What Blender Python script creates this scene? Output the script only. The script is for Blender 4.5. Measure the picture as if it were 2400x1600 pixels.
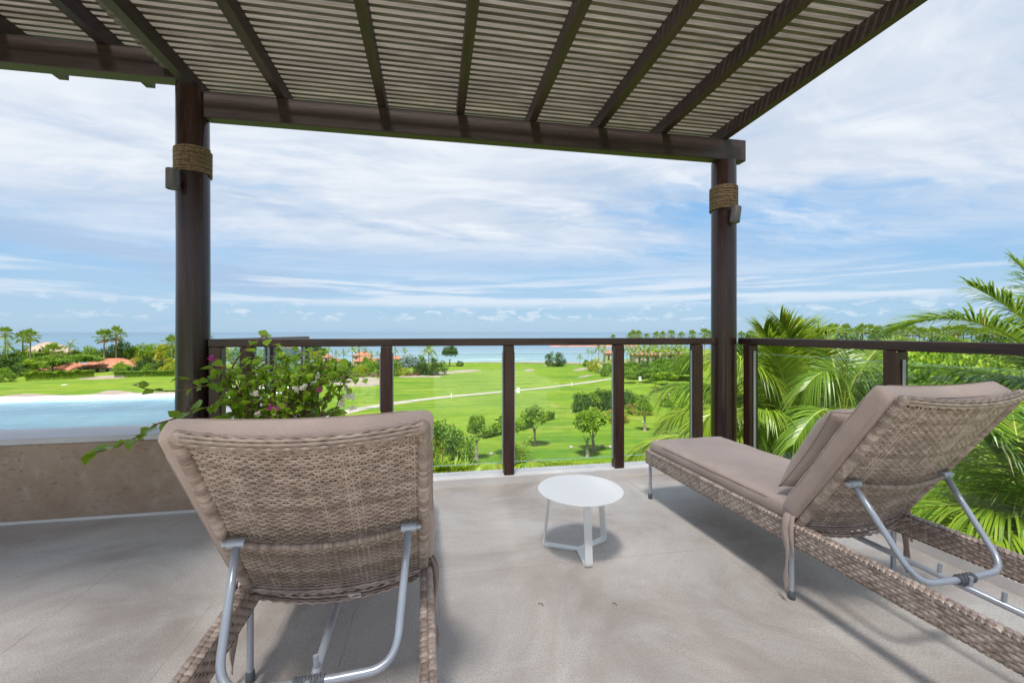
import bpy, bmesh, math, random
from mathutils import Vector, Matrix, Quaternion, noise as mnoise
from math import sin, cos, pi, radians

for o in list(bpy.data.objects): bpy.data.objects.remove(o)
C = bpy.context.scene.collection
sc = bpy.context.scene

# ------------------------------------------------------------------ camera, sky, sun, exposure
TH, HC, FPX, HZ = 0.182, 1.15, 1000.0, 778.0        # yaw, eye height, focal length and horizon row in pixels of a 2400 px wide frame
EXPOSURE = 0.8
SUN_EL, SUN_HEAD = radians(65), radians(22)          # elevation, heading of the shadows clockwise from +Y
cam = bpy.data.objects.new('camera', bpy.data.cameras.new('camera')); C.objects.link(cam)
cam.location = (0, 0, HC); cam.rotation_euler = (pi/2, 0, -TH)
cam.data.lens = 15; cam.data.sensor_width = 36; cam.data.shift_y = -22/2400
cam.data.clip_start = 0.05; cam.data.clip_end = 200000
sc.camera = cam
sc.view_settings.view_transform = 'Standard'; sc.view_settings.look = 'None'
sc.view_settings.exposure = EXPOSURE; sc.view_settings.gamma = 1; sc.view_settings.use_curve_mapping = False
sc.cycles.use_denoising = True; sc.cycles.max_bounces = 9; sc.cycles.diffuse_bounces = 5
sc.cycles.transparent_max_bounces = 24; sc.cycles.sample_clamp_indirect = 8
sc.cycles.caustics_reflective = False; sc.cycles.caustics_refractive = False

class NT:
    """small helper for node trees"""
    def __init__(s, tree): s.t = tree; s.n = tree.nodes; s.l = tree.links
    def add(s, kind, ins=None, **kw):
        n = s.n.new(kind)
        for k, v in kw.items(): setattr(n, k, v)
        for k, v in (ins or {}).items():
            sock = n.inputs[k]
            if isinstance(v, bpy.types.NodeSocket): s.l.new(v, sock)
            else: sock.default_value = v
        return n
    def math(s, op, a, b=0.0, clamp=False):
        n = s.n.new('ShaderNodeMath'); n.operation = op; n.use_clamp = clamp
        for i, v in enumerate((a, b)):
            if isinstance(v, bpy.types.NodeSocket): s.l.new(v, n.inputs[i])
            else: n.inputs[i].default_value = v
        return n.outputs[0]
    def mix(s, f, a, b, blend='MIX'):
        n = s.n.new('ShaderNodeMixRGB'); n.blend_type = blend
        for i, v in enumerate((f, a, b)):
            if isinstance(v, bpy.types.NodeSocket): s.l.new(v, n.inputs[i])
            elif i == 0: n.inputs[0].default_value = v
            else: n.inputs[i].default_value = (*v, 1) if len(v) == 3 else v
        return n.outputs[0]
    def smooth(s, v, a, b, c=0.0, d=1.0):
        n = s.n.new('ShaderNodeMapRange'); n.interpolation_type = 'SMOOTHSTEP'
        s.l.new(v, n.inputs[0])
        for i, x in enumerate((a, b, c, d)): n.inputs[i+1].default_value = x
        return n.outputs[0]
    def noise(s, vec, scale, detail=5, rough=.55, dist=0.0, dim='3D'):
        n = s.n.new('ShaderNodeTexNoise'); n.noise_dimensions = dim
        n.inputs['Scale'].default_value = scale; n.inputs['Detail'].default_value = detail
        n.inputs['Roughness'].default_value = rough; n.inputs['Distortion'].default_value = dist
        if vec is not None: s.l.new(vec, n.inputs['Vector'])
        return n.outputs['Fac']
    def mapping(s, vec, loc=(0,0,0), rot=(0,0,0), scale=(1,1,1)):
        n = s.n.new('ShaderNodeMapping'); s.l.new(vec, n.inputs[0])
        n.inputs[1].default_value = loc; n.inputs[2].default_value = rot; n.inputs[3].default_value = scale
        return n.outputs[0]

SKY_STRENGTH = 0.1
def build_world():
    w = bpy.data.worlds.new('World'); sc.world = w; w.use_nodes = True
    w.node_tree.nodes.clear(); N = NT(w.node_tree)
    tc = N.add('ShaderNodeTexCoord'); d = tc.outputs['Generated']
    sky = N.add('ShaderNodeTexSky', sky_type='NISHITA'); sky.sun_disc = False
    sky.sun_elevation = SUN_EL; sky.sun_rotation = pi + SUN_HEAD
    sky.air_density = 1.0; sky.dust_density = 0.6; sky.ozone_density = 1.6; sky.altitude = 30
    sep = N.add('ShaderNodeSeparateXYZ', {0: d}); x, y, z = sep.outputs
    zc = N.math('MAXIMUM', z, 0.0)
    zz = N.math('ADD', zc, 0.13)
    u = N.math('DIVIDE', x, zz); v = N.math('DIVIDE', y, zz)
    uv = N.add('ShaderNodeCombineXYZ', {0: u, 1: v}).outputs[0]
    # high stratus and cirrus sheets on a flat layer, drawn out into streaks
    warp = N.noise(N.mapping(uv, (2, 2, 2)), .9, 4, .55)
    wv = N.add('ShaderNodeCombineXYZ', {0: N.math('MULTIPLY', warp, .9), 1: N.math('MULTIPLY', warp, -.7)}).outputs[0]
    uvw = N.add('ShaderNodeVectorMath', {0: uv, 1: wv}, operation='ADD').outputs[0]
    a = N.noise(N.mapping(uvw, (3.3, 1.9, 0), (0, 0, -.35), (.42, .80, 1)), .85, 10, .56, .2)
    b = N.noise(N.mapping(uvw, (7.1, 4.2, 2), (0, 0, -.30), (.50, 1.2, 1)), 1.4, 10, .58, .25)
    fine = N.noise(N.mapping(uvw, (1.2, 8.2, 5), (0, 0, -.22), (.7, 2.4, 1)), 3.6, 8, .60, .3)
    S = 1/SKY_STRENGTH
    sc_ = lambda c: tuple(k*S for k in c)
    hz = N.mix(N.smooth(z, 0.0, .25), sc_((.175, .315, .455)), sc_((.145, .300, .505)))
    col = N.mix(.85, sky.outputs[0], hz)
    # thin pale veil that opens into blue gaps
    side = N.math('MULTIPLY', N.smooth(x, .0, .75), .035)
    gap = N.math('SUBTRACT', N.math('ADD', N.math('MULTIPLY', a, .84), N.math('MULTIPLY', fine, .16)), side)
    veil = N.math('MULTIPLY', N.smooth(gap, .30, .50), N.math('ADD', .20, N.math('MULTIPLY', N.smooth(z, .07, .28), .76)))
    col = N.mix(veil, col, sc_((.385, .43, .495)))
    # brighter white sheets with ragged edges
    wh = N.math('ADD', N.math('MULTIPLY', b, .60), N.math('ADD', N.math('MULTIPLY', fine, .14), N.math('MULTIPLY', a, .26)))
    whm = N.math('MULTIPLY', N.smooth(wh, .44, .62), N.math('MULTIPLY', N.smooth(z, .10, .26), N.smooth(z, .85, .42)))
    col = N.mix(N.math('MULTIPLY', whm, .9), col, sc_((.53, .55, .58)))
    # blue-grey shaded streaks
    gs = N.noise(N.mapping(d, (5, 1, 3), (.05, -.05, 0), (1.0, 1.0, 7.5)), 1.7, 8, .6, .45)
    gm = N.math('MULTIPLY', N.smooth(gs, .49, .66), N.math('MULTIPLY', N.smooth(z, .04, .10), N.smooth(z, .55, .20)))
    col = N.mix(N.math('MULTIPLY', gm, .75), col, sc_((.245, .33, .455)))
    # long white band and small cumulus low over the horizon
    band = N.noise(N.mapping(d, (2.0, 5.0, 1.0), (0, 0, .2), (1.3, 1.3, 24)), 1.5, 8, .62, .3)
    bank = N.math('MULTIPLY', N.smooth(band, .45, .58), N.math('MULTIPLY', N.smooth(z, .050, .07), N.smooth(z, .15, .10)))
    col = N.mix(N.math('MULTIPLY', bank, .62), col, sc_((.50, .53, .57)))
    cu = N.noise(N.mapping(d, (4.0, 2.0, 3.0), (0, 0, 0), (1, 1, 2.4)), 23, 8, .62, .2)
    cum = N.math('MULTIPLY', N.smooth(cu, .52, .63), N.math('MULTIPLY', N.smooth(z, .020, .032), N.smooth(z, .075, .045)))
    col = N.mix(N.math('MULTIPLY', cum, .42), col, sc_((.52, .545, .58)))
    bg = N.add('ShaderNodeBackground', {'Color': col, 'Strength': SKY_STRENGTH})
    out = N.add('ShaderNodeOutputWorld', {'Surface': bg.outputs[0]})
build_world()
sun = bpy.data.objects.new('sun', bpy.data.lights.new('sun', 'SUN')); C.objects.link(sun)
sun.data.energy = 5.0; sun.data.angle = radians(9.0); sun.data.color = (1, .955, .88)
sun.location = (0, 0, 30)
sun.rotation_euler = Vector((sin(SUN_HEAD)*cos(SUN_EL), cos(SUN_HEAD)*cos(SUN_EL), -sin(SUN_EL))).to_track_quat('-Z', 'Y').to_euler()

# ------------------------------------------------------------------ object helpers
def link_mesh(name, me, mat=None, parent=None, world=True, smooth=False):
    o = bpy.data.objects.new(name, me); C.objects.link(o)
    if mat:
        for m in (mat if isinstance(mat, (list, tuple)) else [mat]):
            me.materials.append(m)
    if smooth: me.polygons.foreach_set('use_smooth', [True]*len(me.polygons))
    if parent:
        o.parent = parent
        if world: o.matrix_parent_inverse = parent.matrix_basis.inverted()
    return o
def tag(o, label=None, cat=None, group=None, kind=None):
    if label: o['label'] = label
    if cat: o['category'] = cat
    if group: o['group'] = group
    if kind: o['kind'] = kind
    return o
def thing(name, loc, label, cat, group=None, rz=0.0):
    o = bpy.data.objects.new(name, None); C.objects.link(o); o.empty_display_size = .1
    o.location = loc; o.rotation_euler = (0, 0, rz)
    return tag(o, label, cat, group)
def copy_tree(o, parent=None):
    c = o.copy(); C.objects.link(c); c.parent = parent
    for ch in [k for k in bpy.data.objects if k.parent == o]: copy_tree(ch, c)
    return c

class MB:
    """collects vertices and faces of ONE mesh"""
    def __init__(s): s.v = []; s.f = []; s.mi = []; s.cur = 0
    def face(s, *idx): s.f.append(idx); s.mi.append(s.cur)
    def box(s, x0, x1, y0, y1, z0, z1):
        b = len(s.v)
        s.v += [(x0,y0,z0),(x1,y0,z0),(x1,y1,z0),(x0,y1,z0),(x0,y0,z1),(x1,y0,z1),(x1,y1,z1),(x0,y1,z1)]
        for q in ((3,2,1,0),(4,5,6,7),(0,1,5,4),(1,2,6,5),(2,3,7,6),(3,0,4,7)): s.face(*[b+i for i in q])
    def bbox(s, x0, x1, y0, y1, z0, z1, r=.004):
        """box with chamfered edges"""
        b = len(s.v); P = []
        for ax in range(3):
            for sx in (0, 1):
                for sy in (0, 1):
                    for sz in (0, 1):
                        p = [(x0, x1)[sx], (y0, y1)[sy], (z0, z1)[sz]]
                        for k, sg in enumerate((sx, sy, sz)):
                            if k != ax: p[k] += r if sg == 0 else -r
                        P.append(tuple(p))
        s.v += P
        I = lambda ax, sx, sy, sz: b + ax*8 + sx*4 + sy*2 + sz
        for sg in (0, 1):
            q = [I(0,sg,0,0), I(0,sg,1,0), I(0,sg,1,1), I(0,sg,0,1)]; s.face(*(q if sg else q[::-1]))
            q = [I(1,0,sg,0), I(1,0,sg,1), I(1,1,sg,1), I(1,1,sg,0)]; s.face(*(q if sg else q[::-1]))
            q = [I(2,0,0,sg), I(2,1,0,sg), I(2,1,1,sg), I(2,0,1,sg)]; s.face(*(q if sg else q[::-1]))
        for p in (0, 1):
            for q in (0, 1):
                s.face(I(0,p,q,0), I(0,p,q,1), I(1,p,q,1), I(1,p,q,0))
                s.face(I(0,p,0,q), I(0,p,1,q), I(2,p,1,q), I(2,p,0,q))
                s.face(I(1,0,p,q), I(1,1,p,q), I(2,1,p,q), I(2,0,p,q))
        for sx in (0,1):
            for sy in (0,1):
                for sz in (0,1): s.face(I(0,sx,sy,sz), I(1,sx,sy,sz), I(2,sx,sy,sz))
    def ring_tube(s, rings, cap=True, close=False):
        """rings: list of lists of points"""
        b = len(s.v); n = len(rings[0])
        for r in rings: s.v += [tuple(p) for p in r]
        m = len(rings)
        for i in range(m if close else m-1):
            a0 = b+i*n; a1 = b+((i+1) % m)*n
            for j in range(n): s.face(a0+j, a0+(j+1) % n, a1+(j+1) % n, a1+j)
        if cap and not close:
            s.face(*[b+j for j in range(n)][::-1]); s.face(*[b+(m-1)*n+j for j in range(n)])
    def tube(s, pts, rad, n=8, cap=True, close=False, up=Vector((0,0,1)), flat=1.0):
        pts = [Vector(p) for p in pts]; m = len(pts); rings = []; prev = None
        for i, p in enumerate(pts):
            if close: t = pts[(i+1) % m]-pts[i-1]
            else: t = pts[min(i+1, m-1)]-pts[max(i-1, 0)]
            t = t.normalized() if t.length > 1e-9 else Vector((0,0,1))
            if prev is None:
                a = up if abs(t.dot(up)) < .95 else Vector((1,0,0))
                e1 = (a - t*a.dot(t)).normalized()
            else:
                e1 = prev - t*prev.dot(t); e1 = e1.normalized() if e1.length > 1e-6 else prev
            prev = e1; e2 = t.cross(e1)
            r = rad(i/(m-1 if m > 1 else 1)) if callable(rad) else (rad[i] if isinstance(rad, (list, tuple)) else rad)
            rings.append([p + e1*(r*flat*cos(2*pi*k/n)) + e2*(r*sin(2*pi*k/n)) for k in range(n)])
        s.ring_tube(rings, cap, close)
    def lathe(s, prof, n=24, c=(0,0,0)):
        """prof: (radius, z) pairs"""
        s.ring_tube([[(c[0]+r*cos(2*pi*k/n), c[1]+r*sin(2*pi*k/n), c[2]+z) for k in range(n)] for r, z in prof])
    def grid(s, fn, nu, nv):
        b = len(s.v)
        for i in range(nu+1):
            for j in range(nv+1): s.v.append(tuple(fn(i/nu, j/nv)))
        for i in range(nu):
            for j in range(nv): s.face(b+i*(nv+1)+j, b+(i+1)*(nv+1)+j, b+(i+1)*(nv+1)+j+1, b+i*(nv+1)+j+1)
    def mesh(s, name):
        me = bpy.data.meshes.new(name); me.from_pydata(s.v, [], s.f)
        if any(s.mi): me.polygons.foreach_set('material_index', s.mi)
        me.update(); return me
    def build(s, name, mat=None, parent=None, world=True, smooth=False):
        return link_mesh(name, s.mesh(name), mat, parent, world, smooth)

def smooth_by_angle(o, deg=35):
    me = o.data; me.polygons.foreach_set('use_smooth', [True]*len(me.polygons))
    bm = bmesh.new(); bm.from_mesh(me); lim = radians(deg)
    for e in bm.edges:
        if len(e.link_faces) == 2 and e.calc_face_angle(0) > lim: e.smooth = False
    bm.to_mesh(me); bm.free()

# ------------------------------------------------------------------ materials
def new_mat(name):
    m = bpy.data.materials.new(name); m.use_nodes = True; m.node_tree.nodes.clear()
    return m, NT(m.node_tree)
def finish(N, shader, disp=None):
    o = N.add('ShaderNodeOutputMaterial', {'Surface': shader})
def principled(N, color, rough=.6, bump=None, bstr=.2, bdist=.01, **ins):
    d = {'Base Color': color if isinstance(color, bpy.types.NodeSocket) else (*color, 1), 'Roughness': rough}
    d.update(ins)
    if bump is not None:
        d['Normal'] = N.add('ShaderNodeBump', {'Height': bump, 'Strength': bstr, 'Distance': bdist}).outputs[0]
    return N.add('ShaderNodeBsdfPrincipled', d)
def simple(name, c, rough=.6, var=.12, scale=6, bstr=.1, bscale=40, bdist=.004, **kw):
    m, N = new_mat(name); tc = N.add('ShaderNodeTexCoord')
    v = tc.outputs['Object']
    n = N.noise(v, scale, 5, .6)
    col = N.mix(N.smooth(n, .3, .7), tuple(k*(1-var) for k in c), tuple(k*(1+var) for k in c))
    b = N.noise(v, bscale, 4, .6)
    p = principled(N, col, rough, b, bstr, bdist, **kw); finish(N, p.outputs[0]); return m
def wood(name, c1, c2, rough=.42, axis=0, gs=1.0, bstr=.25):
    m, N = new_mat(name); tc = N.add('ShaderNodeTexCoord'); oi = N.add('ShaderNodeObjectInfo')
    off = N.add('ShaderNodeVectorMath', {0: tc.outputs['Object'], 1: N.add('ShaderNodeCombineXYZ', {0: N.math('MULTIPLY', oi.outputs['Random'], 7), 1: N.math('MULTIPLY', oi.outputs['Random'], 3)}).outputs[0]}, operation='ADD').outputs[0]
    sc3 = [14*gs, 14*gs, 14*gs]; sc3[axis] = .9*gs
    g = N.noise(N.mapping(off, scale=tuple(sc3)), 1.6, 9, .65, .9)
    f = N.noise(N.mapping(off, scale=tuple(k*4.5 for k in sc3)), 1.6, 4, .6, .3)
    big = N.noise(off, 2.2, 3, .5)
    t = N.math('ADD', N.math('MULTIPLY', N.smooth(g, .35, .65), .65), N.math('MULTIPLY', N.smooth(f, .35, .7), .35))
    col = N.mix(t, c1, c2)
    col = N.mix(N.math('MULTIPLY', N.smooth(big, .45, .75), .35), col, tuple(k*.6 for k in c1))
    r = N.math('ADD', rough-.08, N.math('MULTIPLY', f, .2))
    p = principled(N, col, r, N.math('ADD', g, N.math('MULTIPLY', f, .5)), bstr, .004); finish(N, p.outputs[0]); return m
def leafmat(name, c1, c2, transl=.35, rough=.5, hue=.25, tint=(1.12, 1.1, .6), dead=0.0):
    m, N = new_mat(name); ge = N.add('ShaderNodeNewGeometry'); oi = N.add('ShaderNodeObjectInfo')
    col = N.mix(ge.outputs['Random Per Island'], c1, c2)
    col = N.mix(N.math('MULTIPLY', oi.outputs['Random'], hue), col, tuple(a*b for a, b in zip(c2, tint)))
    if dead: col = N.mix(N.math('MULTIPLY', N.math('GREATER_THAN', N.math('FRACT', N.math('MULTIPLY', ge.outputs['Random Per Island'], 37.7)), 1-dead), .8), col, (.24, .16, .05))
    p = principled(N, col, rough, **{'Specular IOR Level': .35})
    t = N.add('ShaderNodeBsdfTranslucent', {'Color': N.mix(.5, col, tuple(min(1, k*1.6) for k in c2))})
    mx = N.add('ShaderNodeMixShader', {0: transl, 1: p.outputs[0], 2: t.outputs[0]}); finish(N, mx.outputs[0]); return m

M = {}
M['beam'] = wood('beam_wood', (.021, .0105, .0115), (.046, .026, .027), .45, 0, 1.0)
M['rafter'] = wood('rafter_wood', (.026, .013, .012), (.056, .032, .030), .5, 1, 1.0)
M['post'] = wood('post_wood', (.026, .0115, .011), (.053, .0265, .0255), .23, 2, .6, .15)
M['rail'] = wood('rail_wood', (.026, .013, .012), (.075, .034, .028), .32, 0, 1.2, .15)
M['railpost'] = wood('rail_post_wood', (.024, .011, .009), (.085, .030, .022), .33, 2, 1.4, .2)
M['slat'] = wood('slat_wood', (.070, .057, .045), (.175, .153, .127), .75, 0, 1.4, .3)
M['rope'] = simple('rope', (.175, .112, .068), .8, .45, 60, .4, 160)
M['metal'] = simple('powder_coated_metal', (.42, .455, .53), .34, .06, 9, .05, 90, Metallic=.35)
M['dark_metal'] = simple('dark_metal', (.10, .095, .10), .5, .1, 12, .1, 160, Metallic=.3)
M['rubber'] = simple('grey_rubber', (.10, .11, .13), .6, .1)
M['white'] = simple('white_lacquer', (.80, .81, .82), .38, .015, 4, .02, 60)
M['coping'] = simple('white_coping_stone', (.66, .64, .66), .55, .06, 3, .12, 60)
M['kerb'] = simple('kerb_stone', (.76, .73, .72), .6, .07, 3, .15, 50)
M['plaster'] = simple('plaster', (.62, .56, .46), .85, .06, 2, .2, 30)
M['render_white'] = simple('beige_render', (.44, .38, .31), .85, .05, 1, .1, 10)
M['lens'] = simple('lamp_lens', (.35, .40, .28), .15, .05)
M['window_glass'] = simple('window_glass', (.03, .035, .04), .08, .05)
M['soil'] = simple('soil', (.07, .045, .03), .95, .3, 12, .5, 30)
M['bark'] = simple('bark', (.30, .25, .20), .9, .25, 8, .6, 30, .02)
M['palmbark'] = simple('palm_bark', (.26, .20, .15), .9, .3, 6, .6, 14, .03)
M['stem'] = simple('stem', (.16, .09, .055), .7, .3, 30, .3, 80)
M['rock'] = simple('rock', (.34, .30, .25), .85, .2, 3, .5, 9, .03)
M['redrock'] = simple('headland_rock', (.30, .16, .13), .9, .3, .05, .5, .3, .5)
M['sand'] = simple('sand', (.25, .205, .165), .95, .28, .35, .3, 3, .02)
M['path'] = simple('concrete_path', (.32, .285, .245), .9, .14, .6, .2, 6, .01)
M['thatch'] = simple('thatch', (.36, .28, .22), .95, .2, 1.5, .6, 8, .05)
def build_stone():
    # deck stone: fine grain, cloudy stains
    m, N = new_mat('deck_stone'); tc = N.add('ShaderNodeTexCoord'); oi = N.add('ShaderNodeObjectInfo'); ge = N.add('ShaderNodeNewGeometry')
    P = ge.outputs['Position']
    big = N.noise(P, 1.1, 7, .66, .7); mid = N.noise(P, 4.5, 7, .65, .5); fine = N.noise(P, 150, 3, .7); fin2 = N.noise(P, 420, 2, .5)
    drag = N.noise(N.mapping(P, rot=(0, 0, .8), scale=(1.2, 5, 1)), 1.3, 7, .65, .6)
    col = N.mix(N.smooth(big, .34, .64), (.44, .375, .338), (.71, .665, .635))
    col = N.mix(N.math('MULTIPLY', N.smooth(drag, .50, .70), .45), col, (.66, .63, .61))
    col = N.mix(N.math('MULTIPLY', N.smooth(mid, .54, .74), .40), col, (.40, .34, .30))
    col = N.mix(N.math('MULTIPLY', N.smooth(fine, .40, .66), .50), col, (.30, .255, .23))
    col = N.mix(N.math('MULTIPLY', N.smooth(N.noise(P, 16, 3, .5), .74, .80), .5), col, (.20, .165, .14))
    col = N.mix(N.math('MULTIPLY', oi.outputs['Random'], .07), col, (.45, .41, .39))
    h = N.math('ADD', N.math('MULTIPLY', fine, .8), N.math('MULTIPLY', fin2, .4))
    p = principled(N, col, N.math('ADD', .36, N.math('MULTIPLY', mid, .2)), h, .55, .005); finish(N, p.outputs[0]); M['stone'] = m
    # pool wall: brown travertine with pits and short dark dashes
    m, N = new_mat('wall_travertine'); ge = N.add('ShaderNodeNewGeometry'); P = ge.outputs['Position']
    big = N.noise(P, 2.0, 7, .65, .4); mid = N.noise(P, 11, 6, .65, .6)
    dash = N.noise(N.mapping(P, rot=(0, .5, 0), scale=(26, 26, 70)), 1.3, 3, .5, .8)
    col = N.mix(N.smooth(big, .3, .7), (.33, .215, .15), (.47, .345, .265))
    col = N.mix(N.math('MULTIPLY', N.smooth(mid, .5, .72), .5), col, (.50, .42, .37))
    col = N.mix(N.math('MULTIPLY', N.smooth(dash, .62, .70), .40), col, (.13, .085, .065))
    h = N.math('SUBTRACT', N.math('MULTIPLY', mid, .4), N.smooth(dash, .62, .70))
    p = principled(N, col, .75, h, .5, .006); finish(N, p.outputs[0]); M['wall'] = m
    # lawn
    m, N = new_mat('lawn_grass'); ge = N.add('ShaderNodeNewGeometry'); P = ge.outputs['Position']
    a = N.noise(P, .03, 6, .62, .6); b = N.noise(P, .32, 7, .7, .4); c = N.noise(P, 3.5, 5, .75)
    st = N.noise(N.mapping(P, rot=(0, 0, .30), scale=(.03, .34, 1)), 1, 6, .65, .4); dry = N.noise(P, .11, 7, .7, .8)
    wave = N.add('ShaderNodeTexWave', {'Vector': N.mapping(P, rot=(0, 0, .62), scale=(.10, .10, .10)), 'Scale': 1.1, 'Distortion': 1.5, 'Detail': 2.0}).outputs['Fac']
    col = N.mix(N.smooth(a, .33, .68), (.062, .150, .010), (.150, .228, .016))
    col = N.mix(N.math('MULTIPLY', N.smooth(st, .42, .62), .80), col, (.205, .262, .022))
    col = N.mix(N.math('MULTIPLY', N.smooth(wave, .35, .65), .22), col, (.105, .195, .010))
    col = N.mix(N.math('MULTIPLY', N.smooth(b, .46, .70), .60), col, (.052, .122, .008))
    col = N.mix(N.math('MULTIPLY', N.smooth(dry, .55, .72), .60), col, (.29, .25, .06))
    col = N.mix(N.math('MULTIPLY', N.smooth(c, .40, .72), .42), col, (.070, .122, .008))
    p = principled(N, col, .9, N.math('ADD', N.math('MULTIPLY', b, 2), c), .6, .12, **{'Specular IOR Level': .15}); finish(N, p.outputs[0]); M['lawn'] = m
    # sea
    m, N = new_mat('sea_water'); ge = N.add('ShaderNodeNewGeometry'); P = ge.outputs['Position']
    dist = N.add('ShaderNodeVectorMath', {0: P}, operation='LENGTH').outputs['Value']
    w1 = N.noise(N.mapping(P, rot=(0, 0, -.2), scale=(.012, .05, 1)), 1, 6, .6, .3)
    w2 = N.noise(N.mapping(P, rot=(0, 0, -.2), scale=(.0022, .011, 1)), 1, 5, .6, .3)
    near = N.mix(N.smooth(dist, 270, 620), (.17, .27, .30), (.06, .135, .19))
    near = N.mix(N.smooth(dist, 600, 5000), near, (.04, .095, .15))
    col = N.mix(N.math('MULTIPLY', N.smooth(w2, .52, .7), .5), near, (.04, .12, .18))
    foam = N.noise(N.mapping(P, rot=(0, 0, -.18), scale=(.012, .085, 1)), 1, 5, .65, .5)
    fm = N.math('MULTIPLY', N.smooth(foam, .54, .62), N.smooth(dist, 335, 285))
    col = N.mix(fm, col, (.78, .82, .83))
    p = principled(N, col, .22, N.math('ADD', w1, N.math('MULTIPLY', w2, 2)), .35, 1.2); finish(N, p.outputs[0]); M['sea'] = m
    # pool
    m, N = new_mat('pool_water'); ge = N.add('ShaderNodeNewGeometry'); P = ge.outputs['Position']
    r1 = N.noise(N.mapping(P, rot=(0, 0, .3), scale=(2.0, 7, 1)), 1.6, 4, .55, .8)
    r2 = N.noise(P, 1.2, 3, .5)
    col = N.mix(N.smooth(r2, .35, .7), (.22, .46, .53), (.30, .55, .60))
    p = principled(N, col, .07, r1, .10, .05, **{'IOR': 1.33}); finish(N, p.outputs[0]); M['pool'] = m
    # glass: clear pane with a faint green tint and a mirror sheen at grazing angles
    m, N = new_mat('clear_glass')
    fr = N.add('ShaderNodeLayerWeight', {'Blend': .5})
    t = N.add('ShaderNodeBsdfTransparent', {'Color': (.955, .985, .975, 1)})
    g = N.add('ShaderNodeBsdfGlossy', {'Color': (.95, 1, .98, 1), 'Roughness': .02})
    mx = N.add('ShaderNodeMixShader', {0: N.math('ADD', .022, N.math('MULTIPLY', N.math('POWER', fr.outputs['Facing'], 4.0), .55)), 1: t.outputs[0], 2: g.outputs[0]}); finish(N, mx.outputs[0]); M['glass'] = m
    m, N = new_mat('glass_edge')
    p = principled(N, (.62, .82, .80), .12, **{'Specular IOR Level': .8})
    t = N.add('ShaderNodeBsdfTransparent', {'Color': (.75, .93, .88, 1)})
    mx = N.add('ShaderNodeMixShader', {0: .7, 1: t.outputs[0], 2: p.outputs[0]}); finish(N, mx.outputs[0]); M['glass_edge'] = m
    # wicker: flat synthetic strands, each strand its own tone, streaked along its length
    m, N = new_mat('wicker'); ge = N.add('ShaderNodeNewGeometry'); tc = N.add('ShaderNodeTexCoord')
    col = N.mix(ge.outputs['Random Per Island'], (.25, .190, .160), (.52, .42, .37))
    s1 = N.noise(N.mapping(tc.outputs['Object'], scale=(28, 28, 28)), 1, 4, .6)
    col = N.mix(N.math('MULTIPLY', N.smooth(s1, .42, .66), .6), col, (.17, .122, .10))
    p = principled(N, col, .40, N.noise(tc.outputs['Object'], 300, 2, .5), .12, .002); finish(N, p.outputs[0]); M['wicker'] = m
    M['wicker_core_shade'] = simple('wicker_shadow_core', (.10, .072, .06), .8, .1)  # rail cores, also the painted shade behind the backrest weave
    # cushion cloth
    m, N = new_mat('taupe_cloth'); tc = N.add('ShaderNodeTexCoord'); v = tc.outputs['Object']
    wv = N.noise(v, 900, 2, .5); sl = N.noise(v, 90, 3, .6); bg_ = N.noise(v, 4, 5, .6, .3)
    col = N.mix(N.smooth(bg_, .3, .7), (.395, .305, .272), (.46, .362, .328))
    col = N.mix(N.math('MULTIPLY', N.smooth(sl, .4, .7), .22), col, (.345, .262, .232))
    h = N.math('ADD', N.math('MULTIPLY', N.noise(v, 9, 4, .55, .4), 6.0), wv)
    p = principled(N, col, .85, h, .22, .004, **{'Sheen Weight': .25, 'Specular IOR Level': .2}); finish(N, p.outputs[0]); M['cloth'] = m
    # clay roof tiles
    m, N = new_mat('clay_tiles'); tc = N.add('ShaderNodeTexCoord'); ge = N.add('ShaderNodeNewGeometry')
    n1 = N.noise(tc.outputs['Object'], 1.1, 5, .75); n2 = N.noise(tc.outputs['Object'], .5, 3, .6)
    col = N.mix(N.smooth(n1, .34, .66), (.22, .075, .04), (.46, .20, .115))
    col = N.mix(N.math('MULTIPLY', N.smooth(n2, .45, .7), .4), col, (.42, .22, .15))
    p = principled(N, col, .85, n1, .5, .05); finish(N, p.outputs[0]); M['tiles'] = m
build_stone()
M['grove'] = leafmat('tree_leaves', (.034, .098, .010), (.165, .300, .028), .22)
M['bright'] = leafmat('bright_leaves', (.13, .25, .014), (.34, .46, .028), .26)
M['dark'] = leafmat('dark_leaves', (.020, .058, .010), (.090, .175, .022), .18, hue=.1)
M['yellow'] = leafmat('yellow_leaves', (.22, .24, .02), (.46, .40, .035), .4, hue=.1)
M['silver'] = leafmat('silver_leaves', (.17, .24, .21), (.36, .44, .40), .2, hue=.05, tint=(1,1,1))
M['frond'] = leafmat('palm_leaflets', (.034, .100, .014), (.195, .295, .032), .32, .34, dead=.05)
M['frondy'] = leafmat('sunny_palm_leaflets', (.055, .140, .014), (.27, .36, .030), .36, .34, dead=.06)
M['rachis'] = simple('palm_rib', (.34, .36, .075), .5, .2, 5, .1)
M['fan'] = leafmat('fan_palm_leaves', (.06, .14, .016), (.30, .40, .040), .22, .45)
M['deadfan'] = leafmat('dry_palm_leaves', (.16, .10, .04), (.30, .20, .07), .2, .8, hue=.1)
M['boug'] = leafmat('bougainvillea_leaves', (.10, .25, .018), (.36, .52, .040), .45, .30)
M['bract'] = leafmat('magenta_bracts', (.50, .02, .30), (.68, .07, .42), .4, .6, hue=.05, tint=(1,1,1))
M['bractw'] = leafmat('white_bracts', (.72, .66, .54), (.84, .80, .72), .35, .6, hue=.05, tint=(1,1,1))
M['redflower'] = leafmat('red_flowers', (.55, .03, .03), (.72, .09, .05), .3, .6, hue=.05, tint=(1,1,1))
M['cover'] = leafmat('ground_cover', (.10, .17, .012), (.27, .32, .028), .35)

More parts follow.
